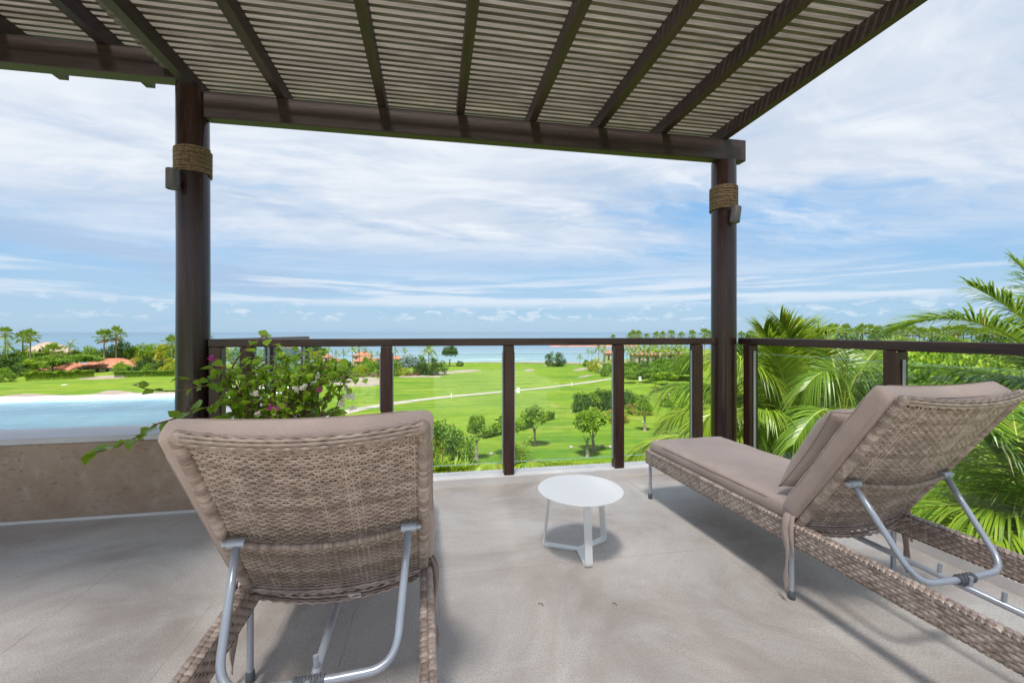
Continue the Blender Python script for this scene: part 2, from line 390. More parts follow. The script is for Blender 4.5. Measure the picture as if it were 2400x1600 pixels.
# ------------------------------------------------------------------ terrain
def lerp_table(x, T):
    if x <= T[0][0]: return T[0][1]
    for (a, b), (c, d) in zip(T, T[1:]):
        if x <= c:
            t = (x-a)/(c-a); t = t*t*(3-2*t)*.5 + t*.5
            return b+(d-b)*t
    return T[-1][1]
DROP = [(0, 3.4), (4, 4.2), (10, 8.2), (20, 11.0), (30, 12.0), (42, 12.7), (62, 13.8), (92, 15.4), (140, 17.0), (200, 18.2), (262, 19.3), (300, 20.4), (340, 23)]
DROPR = [(0, 3.4), (4, 4.2), (10, 8.2), (20, 11.0), (30, 12.0), (42, 12.7), (62, 13.8), (92, 15.0), (140, 15.6), (260, 15.8), (420, 16.5), (520, 19), (640, 24)]
DROPB = [(0, 3.4), (5, 3.6), (60, 2), (400, -6), (4000, -10)]
def sstep(x, a, b):
    t = min(1, max(0, (x-a)/(b-a))); return t*t*(3-2*t)
def cam2w(r, d, z=0.0): return Vector((r*cos(TH)+d*sin(TH), -r*sin(TH)+d*cos(TH), z))
def height(X, Y):
    r = X*cos(TH)-Y*sin(TH); d = X*sin(TH)+Y*cos(TH)
    R = math.hypot(r, d); a = math.atan2(r, d)
    if a < 0 and d > 0: R = R-(R-d)*.85*sstep(-a, .05, .5)
    wr = sstep(a, .17, .40); wb = sstep(abs(a), 1.5, 2.1)
    D = lerp_table(R, DROP)*(1-wr)+lerp_table(R, DROPR)*wr
    D = D*(1-wb)+lerp_table(R, DROPB)*wb
    bump = mnoise.noise(Vector((X*.022, Y*.022, 3.1)))*1.0*sstep(R, 45, 90)*sstep(340, R, 260) if R < 360 else 0
    return HC - D + bump
def ground(px, py):
    """where the line of sight through a photo pixel meets the terrain"""
    k = (px-1200)/FPX; s_ = (py-HZ)/FPX
    d = 8.0
    while d < 900:
        p = cam2w(k*d, d)
        if height(p.x, p.y) >= HC - s_*d: break
        d *= 1.01
    lo, hi = d/1.01, d
    for _ in range(14):
        m = (lo+hi)/2; p = cam2w(k*m, m)
        if height(p.x, p.y) >= HC - s_*m: hi = m
        else: lo = m
    p = cam2w(k*hi, hi); return Vector((p.x, p.y, height(p.x, p.y))), hi
def at(px, py, d):
    """point at camera depth d behind a photo pixel"""
    return cam2w((px-1200)/FPX*d, d, HC-(py-HZ)/FPX*d)
def onY(px, py, Y):
    k = (px-1200)/FPX; X = Y*(sin(TH)+k*cos(TH))/(cos(TH)-k*sin(TH)); d = X*sin(TH)+Y*cos(TH)
    return Vector((X, Y, HC-(py-HZ)/FPX*d))

def build_land():
    m = MB(); angs = []
    a = -pi
    while a < pi-1e-6:
        angs.append(a); a += radians(.9) if -1.15 < a < 1.15 else radians(6)
    rads = [0.6]
    while rads[-1] < 4000: rads.append(rads[-1]*(1.045 if rads[-1] > 20 and rads[-1] < 700 else 1.16))
    n = len(angs)
    for R in rads:
        for a in angs:
            p = cam2w(R*sin(a), R*cos(a)); m.v.append((p.x, p.y, height(p.x, p.y)))
    for i in range(len(rads)-1):
        for j in range(n): m.face(i*n+j, i*n+(j+1) % n, (i+1)*n+(j+1) % n, (i+1)*n+j)
    m.face(*range(n))
    o = m.build('ground', M['lawn'], smooth=True); tag(o, kind='structure')
    m = MB(); R0 = 60000
    rs = [150, 300, 600, 1500, 5000, 20000, 60000]; nn = 96
    for R in rs:
        for j in range(nn):
            p = cam2w(R*sin(2*pi*j/nn), R*cos(2*pi*j/nn)); m.v.append((p.x, p.y, HC-20.0))
    for i in range(len(rs)-1):
        for j in range(nn): m.face(i*nn+j, i*nn+(j+1) % nn, (i+1)*nn+(j+1) % nn, (i+1)*nn+j)
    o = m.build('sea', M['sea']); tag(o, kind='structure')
    # beach
    def drape(name, mat, pts, lift=.03, kind='structure', sub=10):
        """a sheet of sand or paving laid on the terrain; pts: outline as (px,py)"""
        P = [ground(*p)[0] for p in pts]; c = sum(P, Vector())/len(P)
        m = MB(); n = len(P); rings = 7
        fine = []
        for i in range(n):
            p0, p1, p2, p3 = P[i-1], P[i], P[(i+1) % n], P[(i+2) % n]
            for t in [k/sub for k in range(sub)]:
                q = .5*((2*p1)+(p2-p0)*t+(2*p0-5*p1+4*p2-p3)*t*t+(3*p1-p0-3*p2+p3)*t**3); q = q+(q-c)*(.16*mnoise.noise(q*.22)); fine.append(q)
        nf = len(fine); m.v.append((c.x, c.y, height(c.x, c.y)+lift))
        for k in range(1, rings+1):
            for q in fine:
                w = c.lerp(q, k/rings); m.v.append((w.x, w.y, height(w.x, w.y)+lift*(1 if k < rings else .2)))
        for j in range(nf): m.face(0, 1+j, 1+(j+1) % nf)
        for k in range(rings-1):
            for j in range(nf): m.face(1+k*nf+j, 1+(k+1)*nf+j, 1+(k+1)*nf+(j+1) % nf, 1+k*nf+(j+1) % nf)
        o = m.build(name, mat, smooth=True); tag(o, kind=kind); return o
    for pts in [
        [(765, 892), (800, 886), (880, 885), (905, 893), (890, 902), (830, 906), (775, 899)],
        [(932, 880), (975, 877), (1020, 879), (1030, 883), (980, 884), (945, 884)],
        [(1020, 874), (1070, 868), (1100, 866), (1130, 867), (1105, 871), (1065, 874), (1040, 877)],
        [(1228, 868), (1240, 864), (1254, 867), (1240, 870)],
        [(1272, 857), (1290, 854.5), (1308, 856), (1295, 859)],
        [(1344, 867), (1362, 862), (1382, 861), (1370, 866), (1352, 869)],
        [(1353, 884), (1375, 879), (1391, 877.5), (1380, 881), (1362, 885)],
        [(0, 927), (60, 922.5), (120, 926), (190, 925), (228, 921), (258, 915), (300, 917), (345, 921), (420, 918), (430, 940), (200, 950), (0, 950)],
        [(180, 888), (230, 881), (285, 880), (300, 884), (240, 888)],
        [(480, 912), (540, 905), (600, 900), (640, 905), (600, 915), (500, 922)]]:
        drape('sand_bunker', M['sand'], pts, .06)
    def ribbon(name, mat, pts, width, lift=.035):
        P = [ground(*p)[0] for p in pts]; fine = []
        for i in range(len(P)-1):
            p0, p1, p2, p3 = P[max(i-1, 0)], P[i], P[i+1], P[min(i+2, len(P)-1)]
            for k in range(14):
                t = k/14; fine.append(.5*((2*p1)+(p2-p0)*t+(2*p0-5*p1+4*p2-p3)*t*t+(3*p1-p0-3*p2+p3)*t**3))
        fine.append(P[-1]); m = MB(); nb = 3
        for i, p in enumerate(fine):
            t = fine[min(i+1, len(fine)-1)]-fine[max(i-1, 0)]; s_ = Vector((-t.y, t.x, 0)).normalized()
            for j in range(nb+1):
                q = p+s_*(width*(j/nb-.5)); m.v.append((q.x, q.y, height(q.x, q.y)+lift))
        for i in range(len(fine)-1):
            for j in range(nb): m.face(i*(nb+1)+j, i*(nb+1)+j+1, (i+1)*(nb+1)+j+1, (i+1)*(nb+1)+j)
        o = m.build(name, mat, smooth=True); tag(o, kind='structure')
    ribbon('cart_path', M['path'], [(740, 985), (860, 955), (1000, 935), (1120, 923), (1214, 914.5), (1330, 902), (1400, 892.5), (1440, 886), (1475, 880)], 3.4)
    ribbon('beach_path', M['path'], [(1475, 874), (1450, 865), (1425, 859), (1400, 855), (1380, 852)], 3.0)
    # beach strip above the water line
    m = MB(); J = 70
    for i in range(J+1):
        k = -1.35+1.85*i/J
        a_ = math.atan(k)
        for R in (268+7*sin(i*.3), 276, 286):
            if a_ < 0: R = R/(1-(1-cos(a_))*.85*sstep(-a_, .05, .5))
            p = cam2w(R*sin(a_), R*cos(a_)); m.v.append((p.x, p.y, max(height(p.x, p.y), HC-20.1)+.12))
    for i in range(J):
        for j in range(2): m.face(i*3+j, i*3+j+1, (i+1)*3+j+1, (i+1)*3+j)
    tag(m.build('beach', M['sand'], smooth=True), kind='structure')
    # rocky headland beyond the bay
    m = MB(); n = 60
    def hl(u, v):
        px = 1286+210*u; d = 640+60*(v-.5)*2
        p = cam2w((px-1200)/FPX*d, d); h = (sin(pi*min(1, max(0, v))))**.5*(2.2+3.6*u)*(1+.7*mnoise.noise(Vector((u*22, v*3, 0))))*sstep(u, 0, .05)
        return (p.x, p.y, HC-20.4+max(0, h))
    m.grid(hl, n, 6); tag(m.build('headland', M['redrock']), kind='structure')
build_land()

# ------------------------------------------------------------------ terrace: slab, tiles, kerbs, pool
def build_terrace():
    fl = MB(); fl.box(-5.2, 2.78, -6.5, 3.36, -.30, -.0014)
    floor = fl.build('floor', M['plaster']); tag(floor, kind='structure')
    proto = None; X0, Y0, TX, TY = .28, 2.042, .60, .615
    for i in range(-7, 4):
        for j in range(-6, 2):
            x0, x1 = X0+i*TX, X0+(i+1)*TX; y0, y1 = Y0+j*TY, Y0+(j+1)*TY
            x1 = min(x1, 2.512); y1 = min(y1, 3.19 if x0 > -.7 else 3.05)
            if x1-x0 < .03 or y1-y0 < .03: continue
            full = abs(x1-x0-TX) < 1e-6 and abs(y1-y0-TY) < 1e-6
            if full and proto:
                o = bpy.data.objects.new('tile', proto); C.objects.link(o)
            else:
                m = MB(); g = .0009; m.bbox(g, x1-x0-g, g, y1-y0-g, -.0012, 0, .0005)
                o = m.build('tile', M['stone'])
                if full: proto = o.data
            o.location = (x0, y0, 0); o.parent = floor
    # plinth under the terrace
    b = MB(); b.box(-5.2, 2.74, -6.5, 3.32, -9.5, -.302); tag(b.build('terrace_base', M['render_white']), kind='structure')
    k = MB(); k.bbox(-.655, 2.76, 3.196, 3.36, -.20, .060, .006); tag(k.build('kerb', M['kerb']), kind='structure')
    k = MB(); k.bbox(2.515, 2.76, -2.2, 3.192, -.20, .060, .006); tag(k.build('kerb', M['kerb']), kind='structure')
    # pool wall with coping
    w = thing('pool_wall', (-2.6, 3.12, 0), 'low brown travertine wall with white coping in front of the pool', 'wall')
    m = MB(); m.bbox(-5.2, -.66, 3.055, 3.30, -.25, .470, .004); m.build('wall_face', M['wall'], w)
    m = MB()
    for i in range(4):
        x0 = -5.2+i*1.135
        m2 = MB(); m2.bbox(x0+.0015, x0+1.135-.0015, 3.048, 3.36, .472, .510, .006); m2.build('coping', M['coping'], w)
    m = MB(); m.bbox(-5.2, -.66, 3.040, 3.054, .0, .018, .003); m.build('skirting_strip', M['kerb'], w)
    # end cheek and the platform beside the pool
    m = MB(); m.bbox(-1.95, -1.42, 3.362, 5.60, -.25, .508, .006); tag(m.build('pool_deck', M['coping']), kind='structure')
    # pool basin
    m = MB(); m.bbox(-7.4, -1.952, 4.93, 5.08, -.25, .505, .01); m.bbox(-7.4, -7.2, 3.37, 4.928, -.25, .505, .01); m.box(-7.2, -1.96, 3.37, 4.928, -.25, -.05)
    tag(m.build('pool_basin', M['coping']), kind='structure')
    m = MB(); nx, ny = 90, 30
    m.grid(lambda u, v: (-7.19+5.235*u, 3.362+1.566*v, .488+.0025*mnoise.noise(Vector((u*9, v*5, 0)))), nx, ny)
    tag(m.build('pool_water', M['pool'], smooth=True), kind='structure')
build_terrace()

# ------------------------------------------------------------------ railings with glass
def railing(label, pts, posts, z0s, panes, top=1.102):
    """pts: two ends of the top rail, posts: positions along it, z0s: foot heights, panes: (from, to, z0, z1)"""
    a, b = Vector((*pts[0], 0)), Vector((*pts[1], 0)); L = (b-a).length; ang = math.atan2(b.y-a.y, b.x-a.x)
    t = thing('glass_railing', (a.x, a.y, 0), label, 'railing', None, ang)
    m = MB(); m.bbox(0, L, -.036, .036, top-.055, top, .006); smooth_by_angle(m.build('top_rail', M['rail'], t, False))
    for x, z0 in zip(posts, z0s):
        m = MB(); m.bbox(x-.039, x+.039, -.039, .039, z0, top-.056, .005); m.build('post', M['railpost'], t, False)
    for x0, x1, z0, z1 in panes:
        m = MB(); m.bbox(x0, x1, -.005, .005, z0, z1, .0015); p = m.build('glass_pane', M['glass'], t, False)
        for ze in (z1+.0006, z0-.0036):
            m = MB(); m.box(x0+.001, x1-.001, -.0035, .0035, ze, ze+.0030); m.build('pane_edge', M['glass_edge'], p, False)
        for xx in (x0-.006, x1+.006):                 # slim channels on the posts that hold the pane
            m = MB(); m.bbox(xx-.004, xx+.004, -.010, .010, z0-.02, z1+.02, .002); m.build('pane_channel', M['metal'], p, False)
    return t
FY = 3.238
fp = [-1.455, -1.262, -.337, .568, 1.466, 2.166]
railing('long dark front railing of glass panes between the two round columns', [(-1.50, FY), (2.325, FY)],
        [x+1.50 for x in fp], [.511, .511, .061, .061, .061, .061],
        [(fp[1]+1.5+.051, fp[2]+1.5-.051, .60, .978)] + [(fp[i]+1.5+.051, fp[i+1]+1.5-.051, .152, .978) for i in (2, 3, 4)])
SX = 2.535
sp = [3.06, 1.955, .95, -.05, -1.05]
railing('dark side railing of glass panes running past the lounger with a pillow', [(SX, 3.165), (SX, -2.1)],
        [3.165-y for y in sp], [.061]*5, [(3.165-sp[i]+.051, 3.165-sp[i+1]-.051, .152, .978) for i in range(4)])
railing('short dark railing with glass panes behind the flowering bush beside the pool', [(-1.495, 3.30), (-1.495, 5.46)],
        [1.02, 2.12], [.509]*2, [(.06, .969, .60, 1.0), (1.071, 2.069, .60, 1.0)])

# ------------------------------------------------------------------ pergolas
COL_L, COL_R = (-1.602, 3.235), (2.42, 3.235)
def column(cx, cy, z0, z1, r, pg, rz0, rz1, tilt):
    m = MB(); n = 36; prof = [z0 + (z1-z0)*i/40 for i in range(41)]
    rings = []
    for z in prof:
        rr = r*(1.02-.035*(z/z1))+.0015*mnoise.noise(Vector((cx*3, cy, z*2.2)))
        rings.append([(cx+rr*cos(2*pi*k/n)+.004*mnoise.noise(Vector((z*.7, cx, 0))), cy+rr*sin(2*pi*k/n), z) for k in range(n)])
    m.ring_tube(rings); p = m.build('post', M['post'], pg); smooth_by_angle(p, 50)
    # rope: a close coil of separate turns
    rnd = random.Random(int(cx*100)); m = MB(); turns = 15; pts = []
    N_ = turns*28
    for i in range(N_+1):
        a = 2*pi*i/28; z = rz0+.008+(rz1-rz0-.016)*i/N_ + .0022*sin(a*.37+cx)
        zz = z + tilt*cos(a-.6)
        rr = r+.0068+.0012*mnoise.noise(Vector((i*.12, cx, 0)))
        pts.append((cx+rr*cos(a), cy+rr*sin(a), zz))
    m.tube(pts, .0068, 6)
    rp = MB(); rp.v = m.v; rp.f = m.f; rp.mi = m.mi
    rp.build('rope', M['rope'], p, False, smooth=True)
    return p
SLP = .027                                             # the roof rises a little towards the house
pg = thing('pergola', (.4, 3.2, 0), 'dark timber pergola on two round columns with a slatted roof over the terrace', 'pergola')
column(*COL_L, .511, 2.80, .0965, pg, 2.20, 2.385, .004)
column(*COL_R, .061, 2.582, .0985, pg, 2.165, 2.375, -.006)
m = MB(); m.bbox(-1.512, 2.585, 3.170, 3.262, 2.584, 2.762, .006); m.build('beam', M['beam'], pg)
BACK = -1.0
rx = [-1.585, -1.035, -.362, .198, .748, 1.296, 1.838, 2.398]
def rafter(parent, x, w, h, zb, ya, yb, mat):
    m = MB(); o = None
    m.bbox(-w/2, w/2, 0, 1, 0, 1, .0001)
    m.v = [(vx, ya+vy*(yb-ya), zb + vz*h + SLP*(3.17-(ya+vy*(yb-ya)))) for vx, vy, vz in m.v]
    o = m.build('rafter', mat, parent); o.location = Vector((x, 0, 0)); return o
RZ = 2.764
for x in rx: rafter(pg, x, .056, .098, RZ, 3.41, BACK, M['rafter'])
def slats(parent, x0, x1, zb, y0, y1, pitch, w, h, seed):
    rnd = random.Random(seed); meshes = []
    for v in range(3):
        m = MB(); L = x1-x0; n = 14; ph = rnd.random()*9
        rings = []
        for i in range(n+1):
            x = L*i/n; dz = .0022*mnoise.noise(Vector((x*.9, ph, 0))); dy = .0018*mnoise.noise(Vector((x*.8, ph, 4)))
            rings.append([(x, dy-w/2, dz), (x, dy+w/2, dz), (x, dy+w/2, dz+h), (x, dy-w/2, dz+h)])
        m.ring_tube(rings); me = m.mesh('slat'); me.materials.append(M['slat']); meshes.append(me)
    y = y0
    while y > y1:
        o = bpy.data.objects.new('slat', rnd.choice(meshes)); C.objects.link(o)
        o.parent = parent; o.matrix_parent_inverse = parent.matrix_basis.inverted()
        o.location = (x0+rnd.uniform(-.008, .008), y+rnd.uniform(-.0016, .0016), zb+SLP*(3.17-y)+.001)
        o.rotation_euler = (radians(rnd.uniform(-2.2, 2.2)), 0, radians(rnd.uniform(-.05, .05)))
        y -= pitch
slats(pg, -1.742, 2.492, RZ+.098, 3.40, BACK, .0545, .0265, .0295, 3)
pu = thing('pergola', (-2.9, 3.2, 2.81), 'higher pergola roof joining at the left column above the pool wall', 'pergola')
m = MB(); m.bbox(-5.4, -1.60, 3.150, 3.250, 2.812, 2.990, .006); m.build('beam', M['beam'], pu)
for x in (-2.085, -2.64, -3.2, -3.76, -4.32, -4.88): rafter(pu, x, .060, .105, 2.992, 3.64, BACK, M['rafter'])
for i in range(4): m = MB(); y = .80+i*.37; m.bbox(-5.35, -1.70, y, y+.365, 3.262+SLP*(3.17-y), 3.285+SLP*(3.17-y), .003); m.build('shade_board', M['beam'], pu)  # unseen solid boards, added to shade the left deck and wall
slats(pu, -5.3, -1.66, 2.992+.105, 3.60, BACK, .0545, .0265, .0295, 5)

# ------------------------------------------------------------------ spotlights on the columns
def spotlight(label, p, axis_tilt, base):
    t = thing('spotlight', p, label, 'wall lamp', 'spotlights on the columns')
    R = Matrix.Rotation(axis_tilt, 4, 'Y')
    m = MB(); m.lathe([(.0, .064), (.036, .064), (.038, .060), (.038, -.058), (.0375, -.062), (.033, -.063), (.033, -.050), (.0, -.050)], 28)
    m.v = [tuple(R @ Vector(v)) for v in m.v]; h = m.build('housing', M['dark_metal'], t, False); smooth_by_angle(h, 40)
    m = MB(); m.lathe([(.0, -.0525), (.0325, -.0525), (.0325, -.0505), (.0, -.0505)], 24); m.v = [tuple(R @ Vector(v)) for v in m.v]
    l = m.build('lens', M['lens'], t, False)
    q = Vector(base)-Vector(p); q.z = -.012
    m = MB(); m.tube([q*.42+Vector((0,0,-.006)), q*.99], .011, 10); m.tube([q*.80, q*1.03], .030, 20); b = m.build('bracket', M['dark_metal'], t, False); smooth_by_angle(b, 40)
pL = at(405, 420, 2.735); spotlight('dark cylinder spotlight under the rope of the left column', pL, 0, (COL_L[0]-.05, COL_L[1]-.075, pL.z))
pR = at(1724, 503, 3.47); spotlight('dark tilted cylinder spotlight under the rope of the right column', pR, .14, (COL_R[0]+.035, COL_R[1]-.085, pR.z))

# ------------------------------------------------------------------ wicker loungers
def weave_panel(fn, W, L, pitch_t, pitch_u, amp, sh, st, rnd, t0=0., t1=1.):
    """woven face: fn(u, t, lift) -> point; u across (0..W), t along (0..L)"""
    m = MB(); nrow = int(L*(t1-t0)/pitch_t); ns = int(W/pitch_u)
    for i in range(nrow):
        t = L*t0+(i+.5)*pitch_t; ph = i % 2; jit = rnd.uniform(-.0008, .0008); am = amp*rnd.uniform(.8, 1.25)
        rings = []; n = ns*4
        for j in range(n+1):
            u = W*j/n; w = sin(pi*(j/4.0 + ph))*am; tt = t+jit+.0009*mnoise.noise(Vector((u*26, t*90, 7)))
            hh = sh*(.50+.05*sin(j*1.7+i))
            rings.append([fn(u, tt-hh, w-st*.2), fn(u, tt-hh*.3, w+st*.6), fn(u, tt+hh*.35, w+st*.6), fn(u, tt+hh, w-st*.2)])
        b = len(m.v)
        for r in rings: m.v += [tuple(p) for p in r]
        for j in range(n):
            for q in range(3): m.face(b+j*4+q, b+(j+1)*4+q, b+(j+1)*4+q+1, b+j*4+q+1)
    return m, ns, nrow
def wrap_tube(m, pts, r, pitch, rnd, n=10, flat=1.0):
    """bar wound with flat strand: separate slightly slanted hoops"""
    pts = [Vector(p) for p in pts]; d = [0]
    for a, b in zip(pts, pts[1:]): d.append(d[-1]+(b-a).length)
    def pos(s_):
        s_ = min(max(s_, 0), d[-1])
        for i in range(len(d)-1):
            if s_ <= d[i+1]: return pts[i].lerp(pts[i+1], (s_-d[i])/max(1e-9, d[i+1]-d[i]))
        return pts[-1]
    s_ = 0
    while s_ < d[-1]:
        w = pitch*rnd.uniform(.92, 1.05)
        q = [pos(s_+w*x) for x in (0, .25, .7, 1.06)]
        if (q[3]-q[0]).length > 1e-5: m.tube(q, [r*.93, r*rnd.uniform(1.02, 1.1), r*rnd.uniform(1.02, 1.1), r*.92], n, cap=False, flat=flat)
        s_ += w
def braid_bar(m, pts, r, rnd, n=9):
    """bar dressed with strands along it that pop over cross ties"""
    pts = [Vector(p) for p in pts]
    L = sum((b-a).length for a, b in zip(pts, pts[1:])); cnt = max(4, int(L/.006))
    acc = [0]
    for a, b in zip(pts, pts[1:]): acc.append(acc[-1]+(b-a).length)
    def pos(s_):
        s_ = min(max(s_, 0), L)
        for i in range(len(acc)-1):
            if s_ <= acc[i+1]+1e-9: return pts[i].lerp(pts[i+1], (s_-acc[i])/max(1e-9, acc[i+1]-acc[i]))
        return pts[-1]
    P = [pos(L*i/cnt) for i in range(cnt+1)]
    for q in range(n):
        a = 2*pi*q/n; strand = []
        for i, p in enumerate(P):
            t = (P[min(i+1, cnt)]-P[max(i-1, 0)]).normalized()
            e1 = t.orthogonal().normalized() if abs(t.x) > .9 else (Vector((1,0,0))-t*t.x).normalized()
            e2 = t.cross(e1); rr = r+.0022*sin(pi*(i/3.2+q % 2))
            strand.append(p+e1*(rr*cos(a))+e2*(rr*sin(a)))
        m.tube(strand, r*.40, 5, cap=False)

def rounded_pad(fn, w, l, t, r, nu, nv, bulge=0.0, rnd=None, wr=.003, seed=0):
    """soft pad: box with round edges, fn maps (x, y, z) to local space"""
    m = MB(); nz = 6
    faces = []
    idx = {}
    def P(x, y, z):
        # round the box, x in [-1,1] etc.
        hx, hy, hz = w/2, l/2, t/2
        p = Vector((x*hx, y*hy, z*hz)); c = Vector((max(-hx+r, min(hx-r, p.x)), max(-hy+r, min(hy-r, p.y)), max(-hz+r, min(hz-r, p.z))))
        d = p-c
        if d.length > 1e-9: p = c+d.normalized()*r
        edge = (1-min(1, abs(x))**4)*(1-min(1, abs(y))**4)
        p.z += (1 if z > 0 else -1)*bulge*edge*abs(z)
        nn = Vector((p.x*5+seed, p.y*5, p.z*5))
        k = wr*mnoise.noise(nn)+wr*.5*mnoise.noise(nn*3.1)
        return fn(p.x+k, p.y+k*.6, p.z+k*1.1)
    def key(x, y, z):
        kk = (round(x, 5), round(y, 5), round(z, 5))
        if kk not in idx: idx[kk] = len(m.v); m.v.append(tuple(P(x, y, z)))
        return idx[kk]
    def lin(n, p=1.0):
        out = []
        for i in range(n+1):
            s_ = 2*i/n-1; out.append((1 if s_ >= 0 else -1)*(1-(1-abs(s_))**1.35))
        return out
    U, V, Z = lin(nu), lin(nv), lin(nz)
    for i in range(nu):
        for j in range(nv):
            for z in (-1, 1):
                q = [key(U[i], V[j], z), key(U[i+1], V[j], z), key(U[i+1], V[j+1], z), key(U[i], V[j+1], z)]; m.face(*(q if z > 0 else q[::-1]))
    for i in range(nu):
        for k in range(nz):
            for y in (-1, 1):
                q = [key(U[i], y, Z[k]), key(U[i+1], y, Z[k]), key(U[i+1], y, Z[k+1]), key(U[i], y, Z[k+1])]; m.face(*(q if y < 0 else q[::-1]))
    for j in range(nv):
        for k in range(nz):
            for x in (-1, 1):
                q = [key(x, V[j], Z[k]), key(x, V[j+1], Z[k]), key(x, V[j+1], Z[k+1]), key(x, V[j], Z[k+1])]; m.face(*(q if x > 0 else q[::-1]))
    return m

def ribbon_strip(pts, w, side, rnd, t=.0016):
    m = MB(); n = len(pts); rows = []
    for i, p in enumerate(pts):
        a = .5*sin(i*.5)+side; s_ = Vector((cos(a), sin(a), 0))*(w/2*(1 if i < n-2 else .55)); nrm = Vector((-sin(a), cos(a), 0))*t
        rows.append([Vector(p)-s_-nrm, Vector(p)-s_*.0+nrm*1.8-nrm, Vector(p)+s_-nrm, Vector(p)+s_+nrm, Vector(p)+nrm*2.2, Vector(p)-s_+nrm])
    m.ring_tube(rows); return m

def lounger(label, x0, y0, yaw, ang, seed, cut, TB, wide, dx):
    rnd = random.Random(seed)
    HW, HR, L, ZT, ZH, RH, YH, PV = .280, .3055, .71, .333, .333, .091, 1.191, .305
    LEN = 1.96
    t = thing('sun_lounger', (x0, y0, 0), label, 'sun lounger', 'wicker sun loungers on the terrace', yaw)
    B = lambda name, m, mat, sm=False: m.build(name, mat, t, False, sm)
    ca, sa = cos(ang), sin(ang); nrm = Vector((0, -sa, -ca))        # points behind the backrest
    def back(u, s_, lift=0.0, sag=.036):
        q = 1-(u/HW)**2
        return Vector((u, -YH - s_*ca, ZH + s_*sa)) + nrm*(sag*q + lift)
    # side rails and ends: dark core, woven strands on all faces
    def rail_box(name, A, Bp, half):
        A, Bp = Vector(A), Vector(Bp); d = (Bp-A); LL = d.length; d.normalize(); sdir = Vector((d.y, -d.x, 0))
        m = MB(); b = len(m.v)
        for e in (A, Bp):
            for s_, z in ((-1, ZT-RH+.003), (1, ZT-RH+.003), (1, ZT-.003), (-1, ZT-.003)):
                q = e+sdir*(s_*(half-.004)); m.v.append((q.x, q.y, z))
        for q in ((0,1,2,3), (7,6,5,4), (0,4,5,1), (1,5,6,2), (2,6,7,3), (3,7,4,0)): m.face(*q)
        core = B(name, m, M['wicker_core_shade'])
        wm = MB(); pu_ = .0185; ns = int(LL/pu_)
        for sd in (-1, 1):
            rows = 6
            for i in range(rows):
                zc = ZT-RH+.006+(RH-.012)*(i+.5)/rows; hh = (RH-.012)/rows*.47; n = ns*3; rr = []
                am = .0024*rnd.uniform(.8, 1.2)
                for j in range(n+1):
                    p = A+d*(LL*j/n); w = sin(pi*(j/3.0+i % 2))*am
                    zj = zc+.0007*mnoise.noise(Vector((j*.21, i*3, seed)))
                    q0 = p+sdir*(sd*(half-.0005+w)); q1 = p+sdir*(sd*(half+.0016+w))
                    rr.append([(q0.x, q0.y, zj-hh), (q1.x, q1.y, zj-hh*.35), (q1.x, q1.y, zj+hh*.35), (q0.x, q0.y, zj+hh)])
                b = len(wm.v)
                for r in rr: wm.v += r
                for j in range(n):
                    for q in range(3):
                        f = (b+j*4+q, b+(j+1)*4+q, b+(j+1)*4+q+1, b+j*4+q+1); wm.face(*(f if sd > 0 else f[::-1]))
            # upright stakes between the strands
            for j in range(ns):
                p = A+d*(LL*(j+.5)/ns); q = p+sdir*(sd*(half-.0012)); wv = d*.0055
                b = len(wm.v); bow = sdir*(sd*.0016)
                for z in (ZT-RH+.002, ZT-.002):
                    wm.v += [tuple((q-wv).to_2d())+(z,), tuple((q+bow).to_2d())+(z,), tuple((q+wv).to_2d())+(z,)]
                wm.face(b, b+1, b+4, b+3); wm.face(b+1, b+2, b+5, b+4)
        # top and bottom edges: a fat strand tied across
        for z, sgn in ((ZT, 1), (ZT-RH, -1)):
            n = ns
            for j in range(n):
                for lane, (q0, q1) in enumerate(((-1.04, -.02), (.02, 1.04))):
                    s0 = (j+.5*lane)/n; s1 = min(1, s0+1.04/n); b = len(wm.v); hz = .0016+.0012*rnd.random()
                    for t_, dz in ((s0, -.0028), (s0*.75+s1*.25, hz), (s0*.25+s1*.75, hz), (s1, -.0028)):
                        p = A+d*(LL*t_)
                        for q, de in ((q0, -.0045 if lane == 0 else -.002), (q0*.7+q1*.3, .001), (q0*.3+q1*.7, .001), (q1, -.002 if lane == 0 else -.0045)):
                            e = p+sdir*(half*q); wm.v.append((e.x, e.y, z+sgn*(dz+de)))
                    for k in range(3):
                        for q in range(3): wm.face(b+k*4+q, b+(k+1)*4+q, b+(k+1)*4+q+1, b+k*4+q+1)
        o = wm.build('weave', M['wicker'], core, False, True)
        return core
    hx = HR-.019
    rail_box('side_rail', (-hx, -LEN, 0), (-hx, 0, 0), .019)
    rail_box('side_rail', (hx, 0, 0), (hx, -LEN, 0), .019)
    rail_box('end_rail', (-hx+.019, -.019, 0), (hx-.019, -.019, 0), .019)
    rail_box('end_rail', (hx-.019, -LEN+.019, 0), (-hx+.019, -LEN+.019, 0), .019)
    # woven seat
    sm, a_, b_ = weave_panel(lambda u, s_, l: Vector((u-(HR-.04), -.04-s_, ZT-.028+l)), 2*(HR-.04), YH-.02, .0155, .0185, .0022, .0135, .002, rnd)
    s0 = B('seat_weave', sm, M['wicker'], True)
    # backrest: woven panel, wound border, crossbar
    wm, a_, b_ = weave_panel(lambda u, s_, l: back(u-(HW-.02), s_+.018, l), 2*(HW-.02), L-.036, .0104, .0155, .0018, .0094, .0017, rnd)
    ns = int(2*(HW-.02)/.0155)
    for j in range(ns):
        u = -(HW-.02)+2*(HW-.02)*(j+.5)/ns
        pts = [back(u, .015+(L-.03)*i/24, -.0012) for i in range(25)]
        wm.tube(pts, .0034, 4, cap=False)
    bk = B('backrest', wm, M['wicker'], True)
